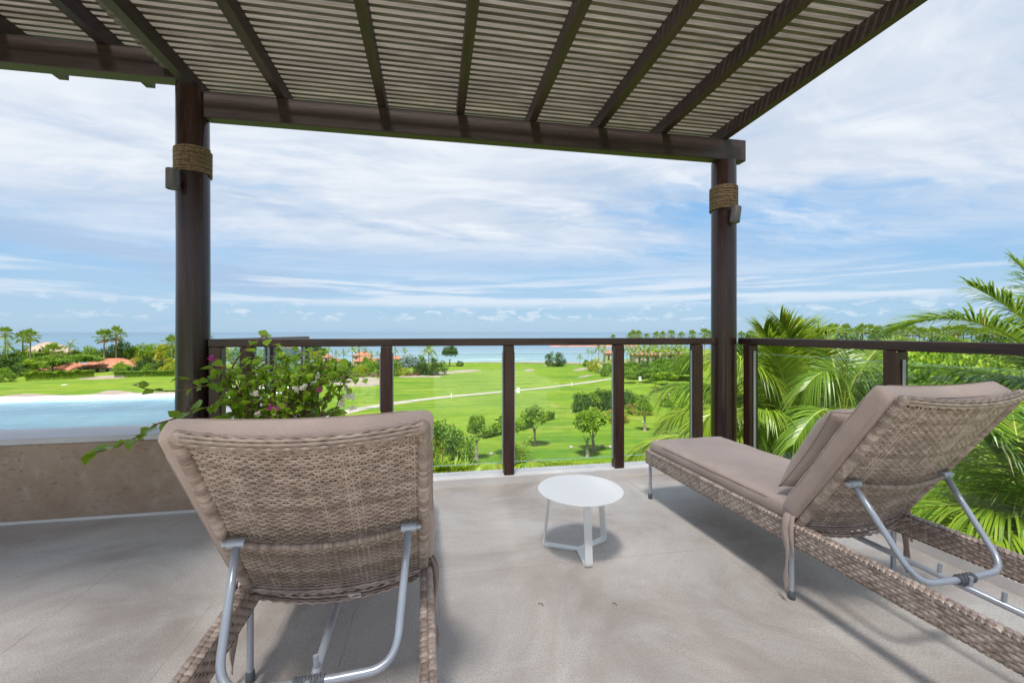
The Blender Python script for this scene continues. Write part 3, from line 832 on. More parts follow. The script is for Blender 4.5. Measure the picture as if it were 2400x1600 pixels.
    m = MB(); m.grid(lambda u, v: back((u*2-1)*(HW-.022), .02+(L-.04)*v, -.0065), 16, 8); backing_ = B('shade_backing', m, M['wicker_core_shade'], True); backing_.parent = bk  # added dark sheet, paints the shade seen in the weave holes
    fm = MB()
    for s_ in (-1, 1): wrap_tube(fm, [back(s_*HW*.985, L*i/20, 0) for i in range(21)], .0165, .0125, rnd, 10)
    for tt in (0.0, 1.0): braid_bar(fm, [back(HW*.97*(2*i/36-1), L*tt, 0.0) for i in range(37)], .0125, rnd, 8)
    for s_ in (-1, 1):
        for q in (0, L):
            cc = back(s_*HW*.975, q, 0); fm.ring_tube([[cc+Vector((.0195*sin(th)*cos(ph), .0195*sin(th)*sin(ph), .0195*cos(th))) for ph in [2*pi*k/10 for k in range(10)]] for th in [pi*(i+.02)/7.04 for i in range(8)]])
    braid_bar(fm, [back(HW*.90*(2*i/36-1), -.018, .014+.012*(1-(2*i/36-1)**2)) for i in range(37)], .009, rnd, 6)
    fr = B('back_frame', fm, M['wicker'], True); fr.parent = bk
    cm = MB(); cp = [back(HW*.93*(2*i/40-1), PV, .020+.006*(1-(2*i/40-1)**2), .036) for i in range(41)]
    wrap_tube(cm, cp, .0095, .0058, rnd, 8)
    cb = B('crossbar', cm, M['wicker'], True); cb.parent = bk
    tm = MB(); tag_p = back(.06, -.012, .030); tm.bbox(.035, .075, tag_p.y-.003, tag_p.y, tag_p.z-.006, tag_p.z+.006, .001); o = B('care_tag', tm, M['white']); o.parent = bk
    # support bail: pivots under the backrest, both arms meet in a low bow
    yb, zb, rb = -1.585, .292, .0108
    pts = []
    piv = {}
    for s_ in (-1, 1): piv[s_] = back(s_*(HW-.048), PV, .024, .036)
    low = .205; rad = .075
    top_l, top_r = piv[-1], piv[1]; bl, br = Vector((-low, yb, zb)), Vector((low, yb, zb))
    def corner(p, q, r_, n=9):
        a = (p-q).normalized(); b = (r_-q).normalized(); o1, o2 = q+a*rad, q+b*rad
        return [(o1*(1-k/n)**2 + q*2*(k/n)*(1-k/n) + o2*(k/n)**2) for k in range(n+1)]
    path = [top_l, top_l.lerp(bl, .35), top_l.lerp(bl, .6)] + corner(top_l, bl, br) + [Vector((-.06, yb-.004, zb)), Vector((0, yb-.005, zb)), Vector((.06, yb-.004, zb))] + corner(bl, br, top_r) + [top_r.lerp(br, .6), top_r.lerp(br, .35), top_r]
    m = MB(); m.tube(path, rb, 14); ub = B('support_bail', m, M['metal'], True)
    for s_ in (-1, 1):
        p = piv[s_]; e = [p+Vector((s_*x, 0, .004)) for x in (-.022, .022, .0225, .036)]
        m = MB(); m.tube(e, [.0135, .0135, .0085, .0085], 12); pv = B('pivot', m, M['metal'], True); smooth_by_angle(pv, 40); pv.parent = ub
    m = MB(); pts = []
    for i in range(60): pts.append((-.032+.064*i/59, yb-.005+.0150*cos(i*pi/3.2), zb+.0150*sin(i*pi/3.2)))
    m.tube([(-.036, yb-.005, zb), (.036, yb-.005, zb)], .0150, 14); m.tube(pts, .0034, 5); cl = B('collar', m, M['rubber'], True); smooth_by_angle(cl, 50); cl.parent = ub
    # notch bar under the frame with its pegs
    m = MB(); zn = .262
    m.tube([(0, -YH+.10, ZT-.045), (0, -YH+.045, zn+.012), (0, -YH+.0, zn), (0, -YH-.06, zn), (0, -LEN+.03, zn)], .0112, 12); nb = B('notch_bar', m, M['metal'], True)
    for y in (-1.515, -1.603, -1.69):
        m = MB(); m.tube([(0, y, zn+.008), (0, y-.003, zn+.044)], .0068, 10); pg_ = B('peg', m, M['metal'], True); smooth_by_angle(pg_, 40); pg_.parent = nb
    # legs
    for lx, ly in ((-hx+.004, -.022), (hx-.004, -.022), (-hx+.004, -1.16), (hx-.004, -1.16), (-hx+.004, -LEN+.022), (hx-.004, -LEN+.022)):
        m = MB(); m.tube([(lx, ly, ZT-RH+.002), (lx, ly, .03)], .0105, 12); lg = B('leg', m, M['metal'], True); smooth_by_angle(lg, 40)
        m = MB(); m.lathe([(.0105, .036), (.0135, .032), (.0145, .012), (.0145, .0), (0, 0)], 14, (lx, ly, 0)); ft = B('foot_cap', m, M['rubber'], True); ft.parent = lg
    # cushions: seat pad and back pad, joined at the hinge
    SL = YH-.03; TS = .078
    m = rounded_pad(lambda x, y, z: Vector((x, -.012-SL/2+y, ZT-.030+TS/2+z+.022)), 2*HR-.035, SL, TS, .028, 26, 40, .006, rnd, .0035, seed)
    sc_ = B('seat_cushion', m, M['cloth'], True)
    BL = L+cut
    def bpad(x, y, z):
        s_ = BL/2+y+.006; q = 1-min(1, (x/HW)**2)
        return Vector((x+dx*(.3+.7*s_/L), -YH - s_*ca, ZH + s_*sa)) - nrm*(TB/2+.012 - z*1.0) + nrm*(.016*q)
    m = rounded_pad(bpad, 2*HW+wide, BL, TB, .024, 30, 34, .005, rnd, .0065, seed+5)
    bc = B('back_cushion', m, M['cloth'], True)
    # piping along the seams
    m = MB()
    for zz in (-TB/2+.012, TB/2-.012):
        w2, l2 = (2*HW+wide)/2-.004, BL/2-.004; ring = []
        for k in range(80):
            a = 2*pi*k/80; x = max(-1, min(1, 1.30*cos(a)))*w2; y = max(-1, min(1, 1.30*sin(a)))*l2
            ring.append(bpad(x*1.006, y*1.006, zz))
        m.tube(ring, .0015, 5, close=True)
    pp = B('piping', m, M['cloth'], True); pp.parent = bc
    m = MB()
    for zz in (TS/2-.010, -TS/2+.010):
        w2, l2 = (2*HR-.035)/2-.003, SL/2-.003; ring = []
        for k in range(90):
            a = 2*pi*k/90; x = max(-1, min(1, 1.25*cos(a)))*w2; y = max(-1, min(1, 1.25*sin(a)))*l2
            ring.append(Vector((x*1.004, -.012-SL/2+y, ZT-.030+TS/2+zz+.022)))
        m.tube(ring, .002, 5, close=True)
    pp = B('piping', m, M['cloth'], True); pp.parent = sc_
    # tie straps knotted round the rails at the hinge
    for s_, y_, zl in ((-1, -1.165, .045), (1, -1.175, .045)):
        pts = [Vector((s_*(HR-.03), y_+.008, ZT+.055)), Vector((s_*(HR+.001), y_+.004, ZT+.030))]
        for i in range(14):
            q = i/13; pts.append(Vector((s_*(HR+.012+.012*q+.002*sin(i*.8)), y_+.002*sin(i*.7)-.014*q, ZT+.005-(ZT-zl)*q)))
        m = ribbon_strip(pts, .030, 1.45 if s_ < 0 else 1.75, rnd); B('strap', m, M['cloth'], True)
        pts2 = [Vector((p.x-s_*.004, p.y-.022-.01*i/14, p.z)) for i, p in enumerate(pts[:-2])]
        m = ribbon_strip(pts2[:9], .020, 1.3 if s_ < 0 else 1.9, rnd); B('strap', m, M['cloth'], True)
    return t, back, nrm, ang
lounger('wicker lounger seen from behind with its plain back cushion against the bougainvillea', -.3425, 2.7065, .0265, .9497, 11, -.022, .076, .078, -.020)
LX, LY, LYAW = 1.757, 2.7654, .0413
tR, backR, nR, aR = lounger('wicker lounger with a pillow beside the glass side railing', LX, LY, LYAW, .9807, 23, -.012, .086, .045, 0)
# pillow leaning on the back cushion
def build_pillow():
    c, s_ = cos(LYAW), sin(LYAW)
    def loc(p): return Vector((LX+p.x*c-p.y*s_, LY+p.x*s_+p.y*c, p.z))
    W_, H_, T_ = .50, .46, .18
    o0 = Vector((.0, -1.19+.065, .405))             # lower edge of the pillow on the seat cushion
    a = radians(57); up = Vector((0, -cos(a), sin(a))); nf = Vector((0, sin(a), cos(a)))
    m = MB(); n = 30; vid = {}
    for side in (1, -1):
        for i in range(n+1):
            for j in range(n+1):
                u, v = 2*i/n-1, 2*j/n-1
                edge = max(0, (1-u*u))*max(0, (1-v*v)); th_ = T_/2*edge**.42
                pin = 1-.085*(1-abs(u)**2)*(abs(v)**4); pin2 = 1-.085*(1-abs(v)**2)*(abs(u)**4)
                x, y = u*W_/2*pin2, v*H_/2*pin
                wr = .006*mnoise.noise(Vector((u*3.2, v*3.2, side*2)))+.004*mnoise.noise(Vector((u*8, v*8, side*5)))
                # creases that radiate from the upper corners
                for cx in (-.82, .82):
                    dx, dy = u-cx, v-.93; rr = math.hypot(dx, dy)
                    wr += .010*math.exp(-(rr/.42)**2)*sin(math.atan2(dy, dx)*9+cx*3)*min(1, rr*6)
                z = side*(th_+wr*min(1, edge*6))
                p = o0+Vector((x, 0, 0))+up*(y+H_/2)+nf*(z+T_*.43+.066*0)
                key_ = (i, j) if (i in (0, n) or j in (0, n)) else (i, j, side)
                if key_ not in vid: vid[key_] = len(m.v); m.v.append(tuple(loc(p)))
    def K(i, j, side): return vid[(i, j)] if (i in (0, n) or j in (0, n)) else vid[(i, j, side)]
    for side in (1, -1):
        for i in range(n):
            for j in range(n):
                q = (K(i, j, side), K(i+1, j, side), K(i+1, j+1, side), K(i, j+1, side)); m.face(*(q if side > 0 else q[::-1]))
    t = thing('pillow', loc(o0), 'square taupe pillow leaning against the back cushion of a lounger', 'pillow')
    b = m.build('pillow_cover', M['cloth'], t, True, True)
    ring = [m.v[K(i, 0, 1)] for i in range(n)]+[m.v[K(n, j, 1)] for j in range(n)]+[m.v[K(i, n, 1)] for i in range(n, 0, -1)]+[m.v[K(0, j, 1)] for j in range(n, 0, -1)]
    s2 = MB(); s2.tube(ring, .0028, 5, close=True); s2.build('piping', M['cloth'], t, True, True)
build_pillow()

# ------------------------------------------------------------------ white side table
def build_table():
    cx, cy, zt, R_ = .742, 2.095, .346, .217
    t = thing('side_table', (cx, cy, 0), 'small round white metal table between the two loungers', 'side table')
    m = MB(); m.lathe([(0, zt-.008), (R_-.003, zt-.008), (R_, zt-.0055), (R_, zt-.0015), (R_-.0015, zt), (0, zt)], 96)
    o = m.build('tabletop', M['white'], t, False); smooth_by_angle(o, 40)
    fx, fy = .758-cx, 2.150-cy                     # centre of the foot star
    def bar(p, q, w, h, wdir):
        m = MB(); p, q = Vector(p), Vector(q); d = (q-p).normalized(); w_ = Vector(wdir).normalized(); n_ = d.cross(w_).normalized()
        rr = []
        for e in (p, q): rr.append([e-w_*w/2-n_*h/2, e+w_*w/2-n_*h/2, e+w_*w/2+n_*h/2, e-w_*w/2+n_*h/2])
        return m, rr
    feet = [(.745-cx, 1.977-cy), (.589-cx, 2.240-cy), (.930-cx, 2.236-cy)]
    for x, y in feet:
        out = Vector((x-fx, y-fy, 0)).normalized(); tang = Vector((-out.y, out.x, 0)); w, h = .038, .009
        foot = Vector((x, y, 0)); topp = Vector((x, y, 0))-out*.035+Vector((0, 0, zt-.009))
        prof = [topp, foot+Vector((0, 0, .020))-out*.001, foot+Vector((0, 0, .0085))-out*.005, foot+Vector((0, 0, .0050))-out*.014, Vector((fx, fy, .0050))+out*.02]
        rr = []
        for i, p in enumerate(prof):
            d = (prof[min(i+1, 4)]-prof[max(i-1, 0)]).normalized(); n_ = tang.cross(d).normalized()
            rr.append([p-tang*w/2-n_*h/2, p+tang*w/2-n_*h/2, p+tang*w/2+n_*h/2, p-tang*w/2+n_*h/2])
        m = MB(); m.ring_tube(rr); o = m.build('leg', M['white'], t, False)
    m = MB(); m.lathe([(0, .0008), (.026, .0008), (.026, .0098), (0, .0098)], 6, (fx, fy, 0)); m.build('hub', M['white'], t, False)
build_table()

# ------------------------------------------------------------------ foliage builders
ORD = 'first second third fourth fifth sixth seventh eighth ninth tenth eleventh twelfth thirteenth fourteenth fifteenth sixteenth seventeenth eighteenth nineteenth'.split()
TENS = {20: 'twent', 30: 'thirt', 40: 'fort', 50: 'fift'}
def nth(n): return ORD[n-1] if n < 20 else (TENS[n//10*10]+('ieth' if n % 10 == 0 else 'y-'+ORD[n % 10-1]))
def rvec(rnd):
    while True:
        v = Vector((rnd.uniform(-1, 1), rnd.uniform(-1, 1), rnd.uniform(-1, 1)))
        if .05 < v.length < 1: return v.normalized()
def add_leaf(m, p, d, n, L, w):
    """folded leaf of four triangles: base p, direction d, normal n"""
    s_ = d.cross(n)
    if s_.length < 1e-4: s_ = d.orthogonal()
    s_.normalize(); n2 = s_.cross(d)
    b = len(m.v); q = p+d*(L*.5)
    m.v += [tuple(p), tuple(q+s_*(w/2)+n2*(w*.13)), tuple(p+d*L-n2*(L*.08)), tuple(q-s_*(w/2)+n2*(w*.13))]
    m.face(b, b+1, b+2); m.face(b, b+2, b+3)
def crown_mesh(name, mat, seed, clumps, leaves, size, shape, leaf, mats2=None, spread=.30, base=0.0):
    """crown of leaf clumps; shape: (rx, ry, rz, cz) ellipsoid, size: clump radius"""
    rnd = random.Random(seed); m = MB(); rx, ry, rz, cz = shape
    for c in range(clumps):
        v = rvec(rnd); rr = rnd.uniform(.35, 1.0)**.55
        cpos = Vector((v.x*rx*rr, v.y*ry*rr, cz+v.z*rz*rr))
        if cpos.z < base: cpos.z = base+rnd.random()*.2*rz
        cs = size*rnd.uniform(.6, 1.25); out = Vector((v.x, v.y, v.z*.7+.35)).normalized()
        for k in range(int(leaves*rnd.uniform(.7, 1.3))):
            o = rvec(rnd)*(cs*rnd.random()**.4); o.z *= .75
            if o.dot(out) < -cs*.45: o = -o
            d = (o.normalized()*.6+out*.5+rvec(rnd)*.7); d.z -= .25; d.normalize()
            n = (Vector((0, 0, 1))*.8+o.normalized()*.5+rvec(rnd)*.55).normalized()
            if mats2 and rnd.random() < mats2: m.cur = 1
            else: m.cur = 0
            add_leaf(m, cpos+o, d, n, leaf*rnd.uniform(.7, 1.3), leaf*rnd.uniform(.42, .62))
    m.cur = 0
    me = m.mesh(name)
    for q in (mat if isinstance(mat, (list, tuple)) else [mat]): me.materials.append(q)
    return me
def trunk_mesh(name, mat, seed, h, r, limbs, spread, wob=.05):
    rnd = random.Random(seed); m = MB()
    pts = [Vector((wob*h*mnoise.noise(Vector((i*.5, seed, 0))), wob*h*mnoise.noise(Vector((i*.5, seed, 5))), h*i/7)) for i in range(8)]
    m.tube(pts, lambda t: r*(1.25-.55*t) if t > .1 else r*1.5, 8)
    for k in range(limbs):
        a = 2*pi*k/limbs+rnd.uniform(-.4, .4); st = pts[-1-rnd.randint(0, 2)]; e = Vector((cos(a)*spread, sin(a)*spread, h*rnd.uniform(1.05, 1.3)))
        m.tube([st, st.lerp(e, .5)+Vector((0, 0, -.05*h)), e], lambda t: r*.5*(1-.75*t), 5)
    me = m.mesh(name); me.materials.append(mat); return me
TPL = {}
def tpl(key, fn):
    if key not in TPL: TPL[key] = fn()
    return TPL[key]
def inst(name, me, parent, loc=(0,0,0), scale=(1,1,1), rz=0.0):
    o = bpy.data.objects.new(name, me); C.objects.link(o); o.parent = parent
    o.location = loc; o.scale = scale; o.rotation_euler = (0, 0, rz); return o

def frond_into(m, P0, P1, P2, n, leaf, width, droop, dih=.35, fan=(25, 68), seg=3, rib=.012, rnd=None, skip=0.12):
    P0, P1, P2 = Vector(P0), Vector(P1), Vector(P2)
    B = lambda t: P0*(1-t)**2+P1*2*t*(1-t)+P2*t*t
    T = lambda t: ((P1-P0)*(1-t)+(P2-P1)*t).normalized()
    m.cur = 1; m.tube([B(i/14) for i in range(15)], lambda t: rib*(1-.85*t), 5); m.cur = 0
    up = Vector((0, 0, 1)); g = Vector((0, 0, -1))
    for i in range(n):
        t = skip+(1-skip)*(i+.5)/n; p = B(t); tg = T(t)
        s0 = tg.cross(up); s0 = s0.normalized() if s0.length > .05 else Vector((1, 0, 0))
        nn = s0.cross(tg).normalized()
        for sg in (-1, 1):
            a = radians(fan[0]+(fan[1]-fan[0])*t**1.5+rnd.uniform(-4, 4))
            ln = leaf*(.55+.9*t-1.05*t*t+.12)*rnd.uniform(.85, 1.1)*(1.15 if t < .7 else 1)
            if t > .9: ln = leaf*.5*rnd.uniform(.8, 1.1)
            d = (s0*(sg*cos(a))+tg*sin(a)+nn*(dih+rnd.uniform(-.12, .12))).normalized()
            wv = (tg-d*tg.dot(d)); wv = wv.normalized() if wv.length > 1e-4 else nn
            b = len(m.v); dr = droop*rnd.uniform(.6, 1.4)
            for k in range(seg+1):
                q = k/seg; c = p+d*(ln*q)+g*(dr*ln*q*q); w = width*(.55+.9*q-1.35*q*q if q < 1 else .02)
                if k == seg: m.v.append(tuple(c))
                else: m.v += [tuple(c-wv*w*.5), tuple(c+wv*w*.5)]
            for k in range(seg-1): m.face(b+2*k, b+2*k+1, b+2*k+3, b+2*k+2)
            m.face(b+2*(seg-1), b+2*(seg-1)+1, b+2*seg)
def frond_template(seed, L, elev, bend, n, leaf, width, droop, seg, rib, mat):
    rnd = random.Random(seed); m = MB(); e = radians(elev); e2 = radians(elev-bend)
    p1 = Vector((cos(e), 0, sin(e)))*L*.52; p2 = p1+Vector((cos(e2), 0, sin(e2)))*L*.5
    frond_into(m, (0, 0, 0), p1, p2, n, leaf, width, droop, .3, (25, 66), seg, rib, rnd)
    me = m.mesh('frond'); me.materials.append(mat); me.materials.append(M['rachis']); return me
def coconut_set(key, mat, L=2.6, n=17, leaf=.62, width=.11, seg=2):
    return tpl(key, lambda: [frond_template(50+k, L, el, bd, n, leaf, width, dr, seg, .03, mat) for k, (el, bd, dr) in
        enumerate([(72, 45, .2), (50, 70, .35), (28, 75, .5), (8, 70, .6), (-18, 50, .6)])])
def coconut_palm(label, gp, h, R, mat='frond', group=None, seed=0, nf=17, lean=.05, cat='palm tree'):
    rnd = random.Random(seed*7+3); t = thing('coconut_palm', gp, label, cat, group, rnd.uniform(0, 6.28))
    def tr():
        m = MB(); m.tube([Vector((.10*(i/8)**2*0, 0, i/8)) for i in range(9)], lambda q: (.17-.07*q) if q > .08 else .23, 7); me = m.mesh('trunk'); me.materials.append(M['palmbark']); return me
    inst('trunk', tpl('ctrunk', tr), t, scale=(R/3.0, R/3.0, h))
    fs = coconut_set('cf_'+mat, M[mat]); s_ = R/2.35
    for k in range(nf):
        q = (k+.5)/nf; f = fs[min(4, int(q*5))]
        inst('frond', f, t, (0, 0, h-.02), (s_, s_, s_*rnd.uniform(.9, 1.1)), k*2.4+rnd.uniform(-.2, .2))
    return t
def fan_crown(seed, mat, dead):
    rnd = random.Random(seed); m = MB()
    for k in range(26):
        q = k/26; el = radians(82-125*q+rnd.uniform(-8, 8)); a = k*2.4+rnd.uniform(-.2, .2)
        d = Vector((cos(a)*cos(el), sin(a)*cos(el), sin(el))); pl = .62+.25*rnd.random()
        m.cur = 1 if q > .93 else 0
        hub = d*pl; b = len(m.v); m.tube([Vector((0, 0, 0)), hub], .016, 4, cap=False)
        s_ = d.cross(Vector((0, 0, 1))).normalized(); n = s_.cross(d).normalized()
        R = .72*rnd.uniform(.85, 1.1)
        for j in range(13):
            ph = radians(-105+210*(j+.5)/13); dd = (d*cos(ph)+s_*sin(ph)+n*rnd.uniform(-.12, .12)).normalized()
            e1 = (d*cos(ph+.10)+s_*sin(ph+.10)); e0 = (d*cos(ph-.10)+s_*sin(ph-.10)); r_ = R*(1-.25*abs(ph)/1.8)
            b = len(m.v); tip = hub+dd*r_+Vector((0, 0, -.16*r_))
            m.v += [tuple(hub), tuple(hub+e0*r_*.6), tuple(tip), tuple(hub+e1*r_*.6)]; m.face(b, b+1, b+2); m.face(b, b+2, b+3)
    me = m.mesh('crown'); me.materials.append(mat); me.materials.append(dead); return me
def fan_palm(label, gp, h, R, group=None, seed=0):
    rnd = random.Random(seed+91); t = thing('fan_palm', gp, label, 'palm tree', group, rnd.uniform(0, 6.28))
    def tr():
        m = MB(); m.tube([Vector((0, 0, i/8)) for i in range(9)], lambda q: .19-.05*q if q < .75 else .16+.3*(q-.75), 7); me = m.mesh('trunk'); me.materials.append(M['palmbark']); return me
    inst('trunk', tpl('ftrunk', tr), t, scale=(R/2.0, R/2.0, h))
    inst('crown', tpl('fan%d' % (seed % 3), lambda: fan_crown(seed % 3, M['fan'], M['deadfan'])), t, (0, 0, h), (R/1.15, R/1.15, R/1.0), rnd.uniform(0, 6.28))
    return t
# broadleaf trees: each kind has a few crowns shared by its trees
def crown_tpl(kind, v):
    mk = {
     'lawn':  lambda: crown_mesh('crown', [M['grove'], M['bright']], 200+v, 58, 70, .26, (.85, .85, .85, 0), .17, .62),
     'wood':  lambda: crown_mesh('crown', [M['grove'], M['bright']], 300+v, 60, 62, .34, (.95, .95, .62, 0), .15, .14),
     'dark':  lambda: crown_mesh('crown', M['dark'], 400+v, 60, 62, .32, (.92, .92, .75, 0), .14),
     'bright':lambda: crown_mesh('crown', [M['bright'], M['grove']], 500+v, 52, 60, .32, (.95, .95, .68, 0), .15, .3),
     'yellow':lambda: crown_mesh('crown', [M['yellow'], M['bright']], 600+v, 46, 56, .32, (.9, .9, .7, 0), .15, .35),
     'silver':lambda: crown_mesh('crown', M['silver'], 700+v, 40, 50, .34, (.9, .9, .75, 0), .26),
     'bush':  lambda: crown_mesh('foliage', [M['grove'], M['bright']], 800+v, 50, 60, .30, (.95, .95, .70, .55), .13, .25, base=.05),
     'dbush': lambda: crown_mesh('foliage', M['dark'], 900+v, 54, 64, .28, (.95, .95, .72, .58), .12, base=.05),
     'ybush': lambda: crown_mesh('foliage', [M['yellow'], M['bright']], 1000+v, 44, 56, .28, (.95, .95, .65, .5), .13, .4, base=.05),
     'red':   lambda: crown_mesh('foliage', [M['grove'], M['redflower']], 1100+v, 54, 70, .26, (.97, .97, .6, .45), .085, .17, base=.05),
     'dry':   lambda: crown_mesh('foliage', M['deadfan'], 1200+v, 30, 40, .25, (.97, .97, .5, .4), .16, base=.05),
    }
    return tpl((kind, v), mk[kind])
def tree(label, gp, h, R, kind='wood', trunk_frac=.3, group=None, seed=0, squash=1.0, name='tree'):
    """h: total height, R: crown radius"""
    rnd = random.Random(seed*13+5); t = thing(name, gp, label, 'tree', group, rnd.uniform(0, 6.28))
    rz = h*(1-trunk_frac)/2; th_ = h*trunk_frac
    tm = tpl(('trunk', seed % 3), lambda: trunk_mesh('trunk', M['bark'], 20+seed % 3, 1.0, .055, 5, .15))
    inst('trunk', tm, t, scale=(h*.62, h*.62, th_*1.05))
    inst('crown', crown_tpl(kind, seed % 3), t, (0, 0, th_+rz*.96), (R*1.02, R*1.02, rz/.76*squash), rnd.uniform(0, 6.28))
    return t
def bush(label, gp, h, R, kind='bush', group=None, seed=0, name='bush', cat='bush', Ry=None):
    rnd = random.Random(seed*17+1); t = thing(name, gp, label, cat, group, 0)
    inst('foliage', crown_tpl(kind, seed % 3), t, (0, 0, 0), (R, Ry or R, h/1.30), rnd.uniform(0, 6.28) if not Ry else 0)
    return t
def px_h(d, px): return px*d/FPX
def hedge(label, a, b, hpx, depth, kind, seed, top=.0):
    """clipped or loose hedge between two ground pixels; its leaves fill a long box"""
    rnd = random.Random(seed); A, da = ground(*a); B_, db = ground(*b); d = (da+db)/2; h = px_h(d, hpx); L = (B_-A).length
    t = thing('hedge', A, label, 'hedge'); m = MB(); s_ = (B_-A).normalized(); n = Vector((-s_.y, s_.x, 0))
    leaf = .02*d**.5; cnt = min(22000, int(13*L*(h+depth*.7)/(leaf*leaf))); mats = {'bright': [M['bright'], M['grove']], 'dark': [M['dark'], M['grove']], 'grove': [M['grove'], M['bright']], 'boug': [M['grove'], M['redflower']]}[kind]
    for k in range(cnt):
        u = rnd.random(); x = u*L; base = A.lerp(B_, u); hz = h*(.86+.22*mnoise.noise(Vector((x*.5, seed, 0))))
        face = rnd.random(); z = rnd.random()**.6*hz; y = rnd.uniform(-.5, .5)*depth
        if face < .55: y = -depth*.5*(1+.25*mnoise.noise(Vector((x*.7, z*.9, seed)))); 
        elif face < .9: z = hz*rnd.uniform(.88, 1.03)
        y += rnd.uniform(-.1, .1)*depth
        p = base+n*y; p.z = height(p.x, p.y)+z
        dd = (rvec(rnd)+Vector((0, 0, .2))-n*.2).normalized(); nn = (Vector((0, 0, 1))+rvec(rnd)*.8-n*.3).normalized()
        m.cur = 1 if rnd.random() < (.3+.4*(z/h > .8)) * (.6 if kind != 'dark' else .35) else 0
        add_leaf(m, p-A, dd, nn, leaf*rnd.uniform(.8, 1.4), leaf*rnd.uniform(.5, .8))
    m.cur = 0; me = m.mesh('foliage')
    for q in mats: me.materials.append(q)
    inst('foliage', me, t); return t

# ------------------------------------------------------------------ houses beyond the fairway
def hip_roof(w, dp, h, over, z, mat, wave=.42, amp=.07):
    m = MB(); W, D = w/2+over, dp/2+over; rl = max(0.0, W-D)
    def slope(a, b, c, d):      # a-b eave, c-d ridge (c above b)
        L = (b-a).length; nu = max(8, int(L/wave*4)); nu = min(nu, 240); nv = 5
        nrm = (b-a).cross(d-a).normalized()
        def fn(u, v):
            p = a.lerp(b, u).lerp(d.lerp(c, u), v)
            return p+nrm*(amp*abs(sin(pi*u*L/wave)) - (.03 if (v*nv) % 1 > .5 else 0))
        m.grid(fn, nu, nv)
    e = [Vector((-W, -D, z)), Vector((W, -D, z)), Vector((W, D, z)), Vector((-W, D, z))]; r0, r1 = Vector((-rl, 0, z+h)), Vector((rl, 0, z+h))
    slope(e[0], e[1], r1, r0); slope(e[1], e[2], r1+Vector((0, .01, 0)), r1); slope(e[2], e[3], r0, r1); slope(e[3], e[0], r0, r0+Vector((0, .01, 0)))
    b = len(m.v); m.v += [tuple(p-Vector((0, 0, .12))) for p in e]; m.face(b, b+3, b+2, b+1)
    me = m.mesh('roof'); me.materials.append(mat); return me
def house(label, px0, px1, eave, ridge, base, d, mat='tiles', wall='render_white', name='house', rot=0.0, dpf=.62):
    d = max(d, ground((px0+px1)/2, base)[1]*1.03); p = at((px0+px1)/2, base, d); k = d/FPX; w = (px1-px0)*k; h = (base-eave)*k; rh = (eave-ridge)*k
    dp = w*dpf; t = thing(name, (p.x, p.y, p.z), label, 'house', None, -TH+rot)
    over = min(.9, w*.06); m = MB(); W = w/2-over
    m.box(-W, W, -dp/2, dp/2, -4, h-.05); m.build('wall', M[wall], t, False)
    inst('roof', hip_roof(2*W, dp, rh, over, h, M[mat]), t)
    nwin = max(2, int(w/5))
    for i in range(nwin):
        x = -W+2*W*(i+.5)/nwin; f = MB(); f.box(x-.75, x+.75, -dp/2-.05, -dp/2+.02, h*.12, h*.80); fo = f.build('window', M['dark_metal'], t, False)
        g = MB(); g.box(x-.66, x+.66, -dp/2-.058, -dp/2-.052, h*.16, h*.76); g.build('pane', M['window_glass'], fo, False)
    return t
house('long low house with a red tiled roof behind the clipped hedge', 116, 216, 865, 849, 872, 150)
house('red tiled house with beige wall right of the spreading green tree', 204, 326, 858, 839, 870, 158)
house('small raised red tile roof above the longer beige walled house', 300, 341, 843, 828, 860, 172)
house('pale red roof behind the yellow palm left of the column', 354, 396, 838, 825, 858, 190)
house('peach roofed house at the far left behind fan palms', -45, 34, 851, 836, 866, 165)
house('little peach roof peeping over trees beside the twin fan palms', 78, 100, 841, 831, 850, 185)
house('broad thatched palapa roof standing over the trees near the sea', 72, 158, 826, 801.5, 850, 205, 'thatch', 'render_white', 'thatched_house')
house('brick red roof at the left end of the palm cluster', 745, 778, 837, 828, 850, 190)
house('low red roof half hidden under the bougainvillea twigs', 770, 800, 845, 838, 856, 170)
house('red roof between palm crowns left of the second front post', 828, 872, 833, 824, 850, 205)
house('wide red hipped roof just left of the second front post', 832, 880, 846, 832, 858, 175)
house('red roof right of the second front post below two palms', 884, 942, 840, 831, 856, 190)
house('orange roofed villa left of the fourth front post by the palms', 1414, 1450, 828, 820, 846, 215)
house('orange roofed villa behind the row of coconut trunks', 1478, 1545, 830, 822, 852, 180)
house('orange roofed villa showing over the dark wood beside the column', 1548, 1606, 829, 823, 850, 195)
house('pinkish roof just under the side rail beyond the palm', 1898, 1930, 818, 812, 832, 160)

# ------------------------------------------------------------------ trees and palms of the left background
def by(px, base): return ground(px, base)
def place_fan(px, cy, base, rpx, label, seed, group=None, d=None):
    p, dd = by(px, base)
    if d: p = at(px, base, d); dd = d; p.z = height(p.x, p.y)
    top = HC-(cy-HZ)/FPX*dd; return fan_palm(label, p, top-p.z, px_h(dd, rpx), group, seed)
def place_coco(px, cy, base, rpx, label, seed, mat='frond', group=None, nf=15, d=None):
    p, dd = by(px, base)
    if d: p = at(px, base, d); dd = d; p.z = height(p.x, p.y)
    top = HC-(cy-HZ)/FPX*dd; return coconut_palm(label, p, top-p.z, px_h(dd, rpx), mat, group, seed, nf)
def place_tree(px, top, base, rpx, kind, label, seed, group=None, tf=.25, d=None):
    p, dd = by(px, base)
    if d: p = at(px, base, d); dd = d; p.z = height(p.x, p.y)
    return tree(label, p, HC-(top-HZ)/FPX*dd-p.z, px_h(dd, rpx), kind, tf, group, seed)
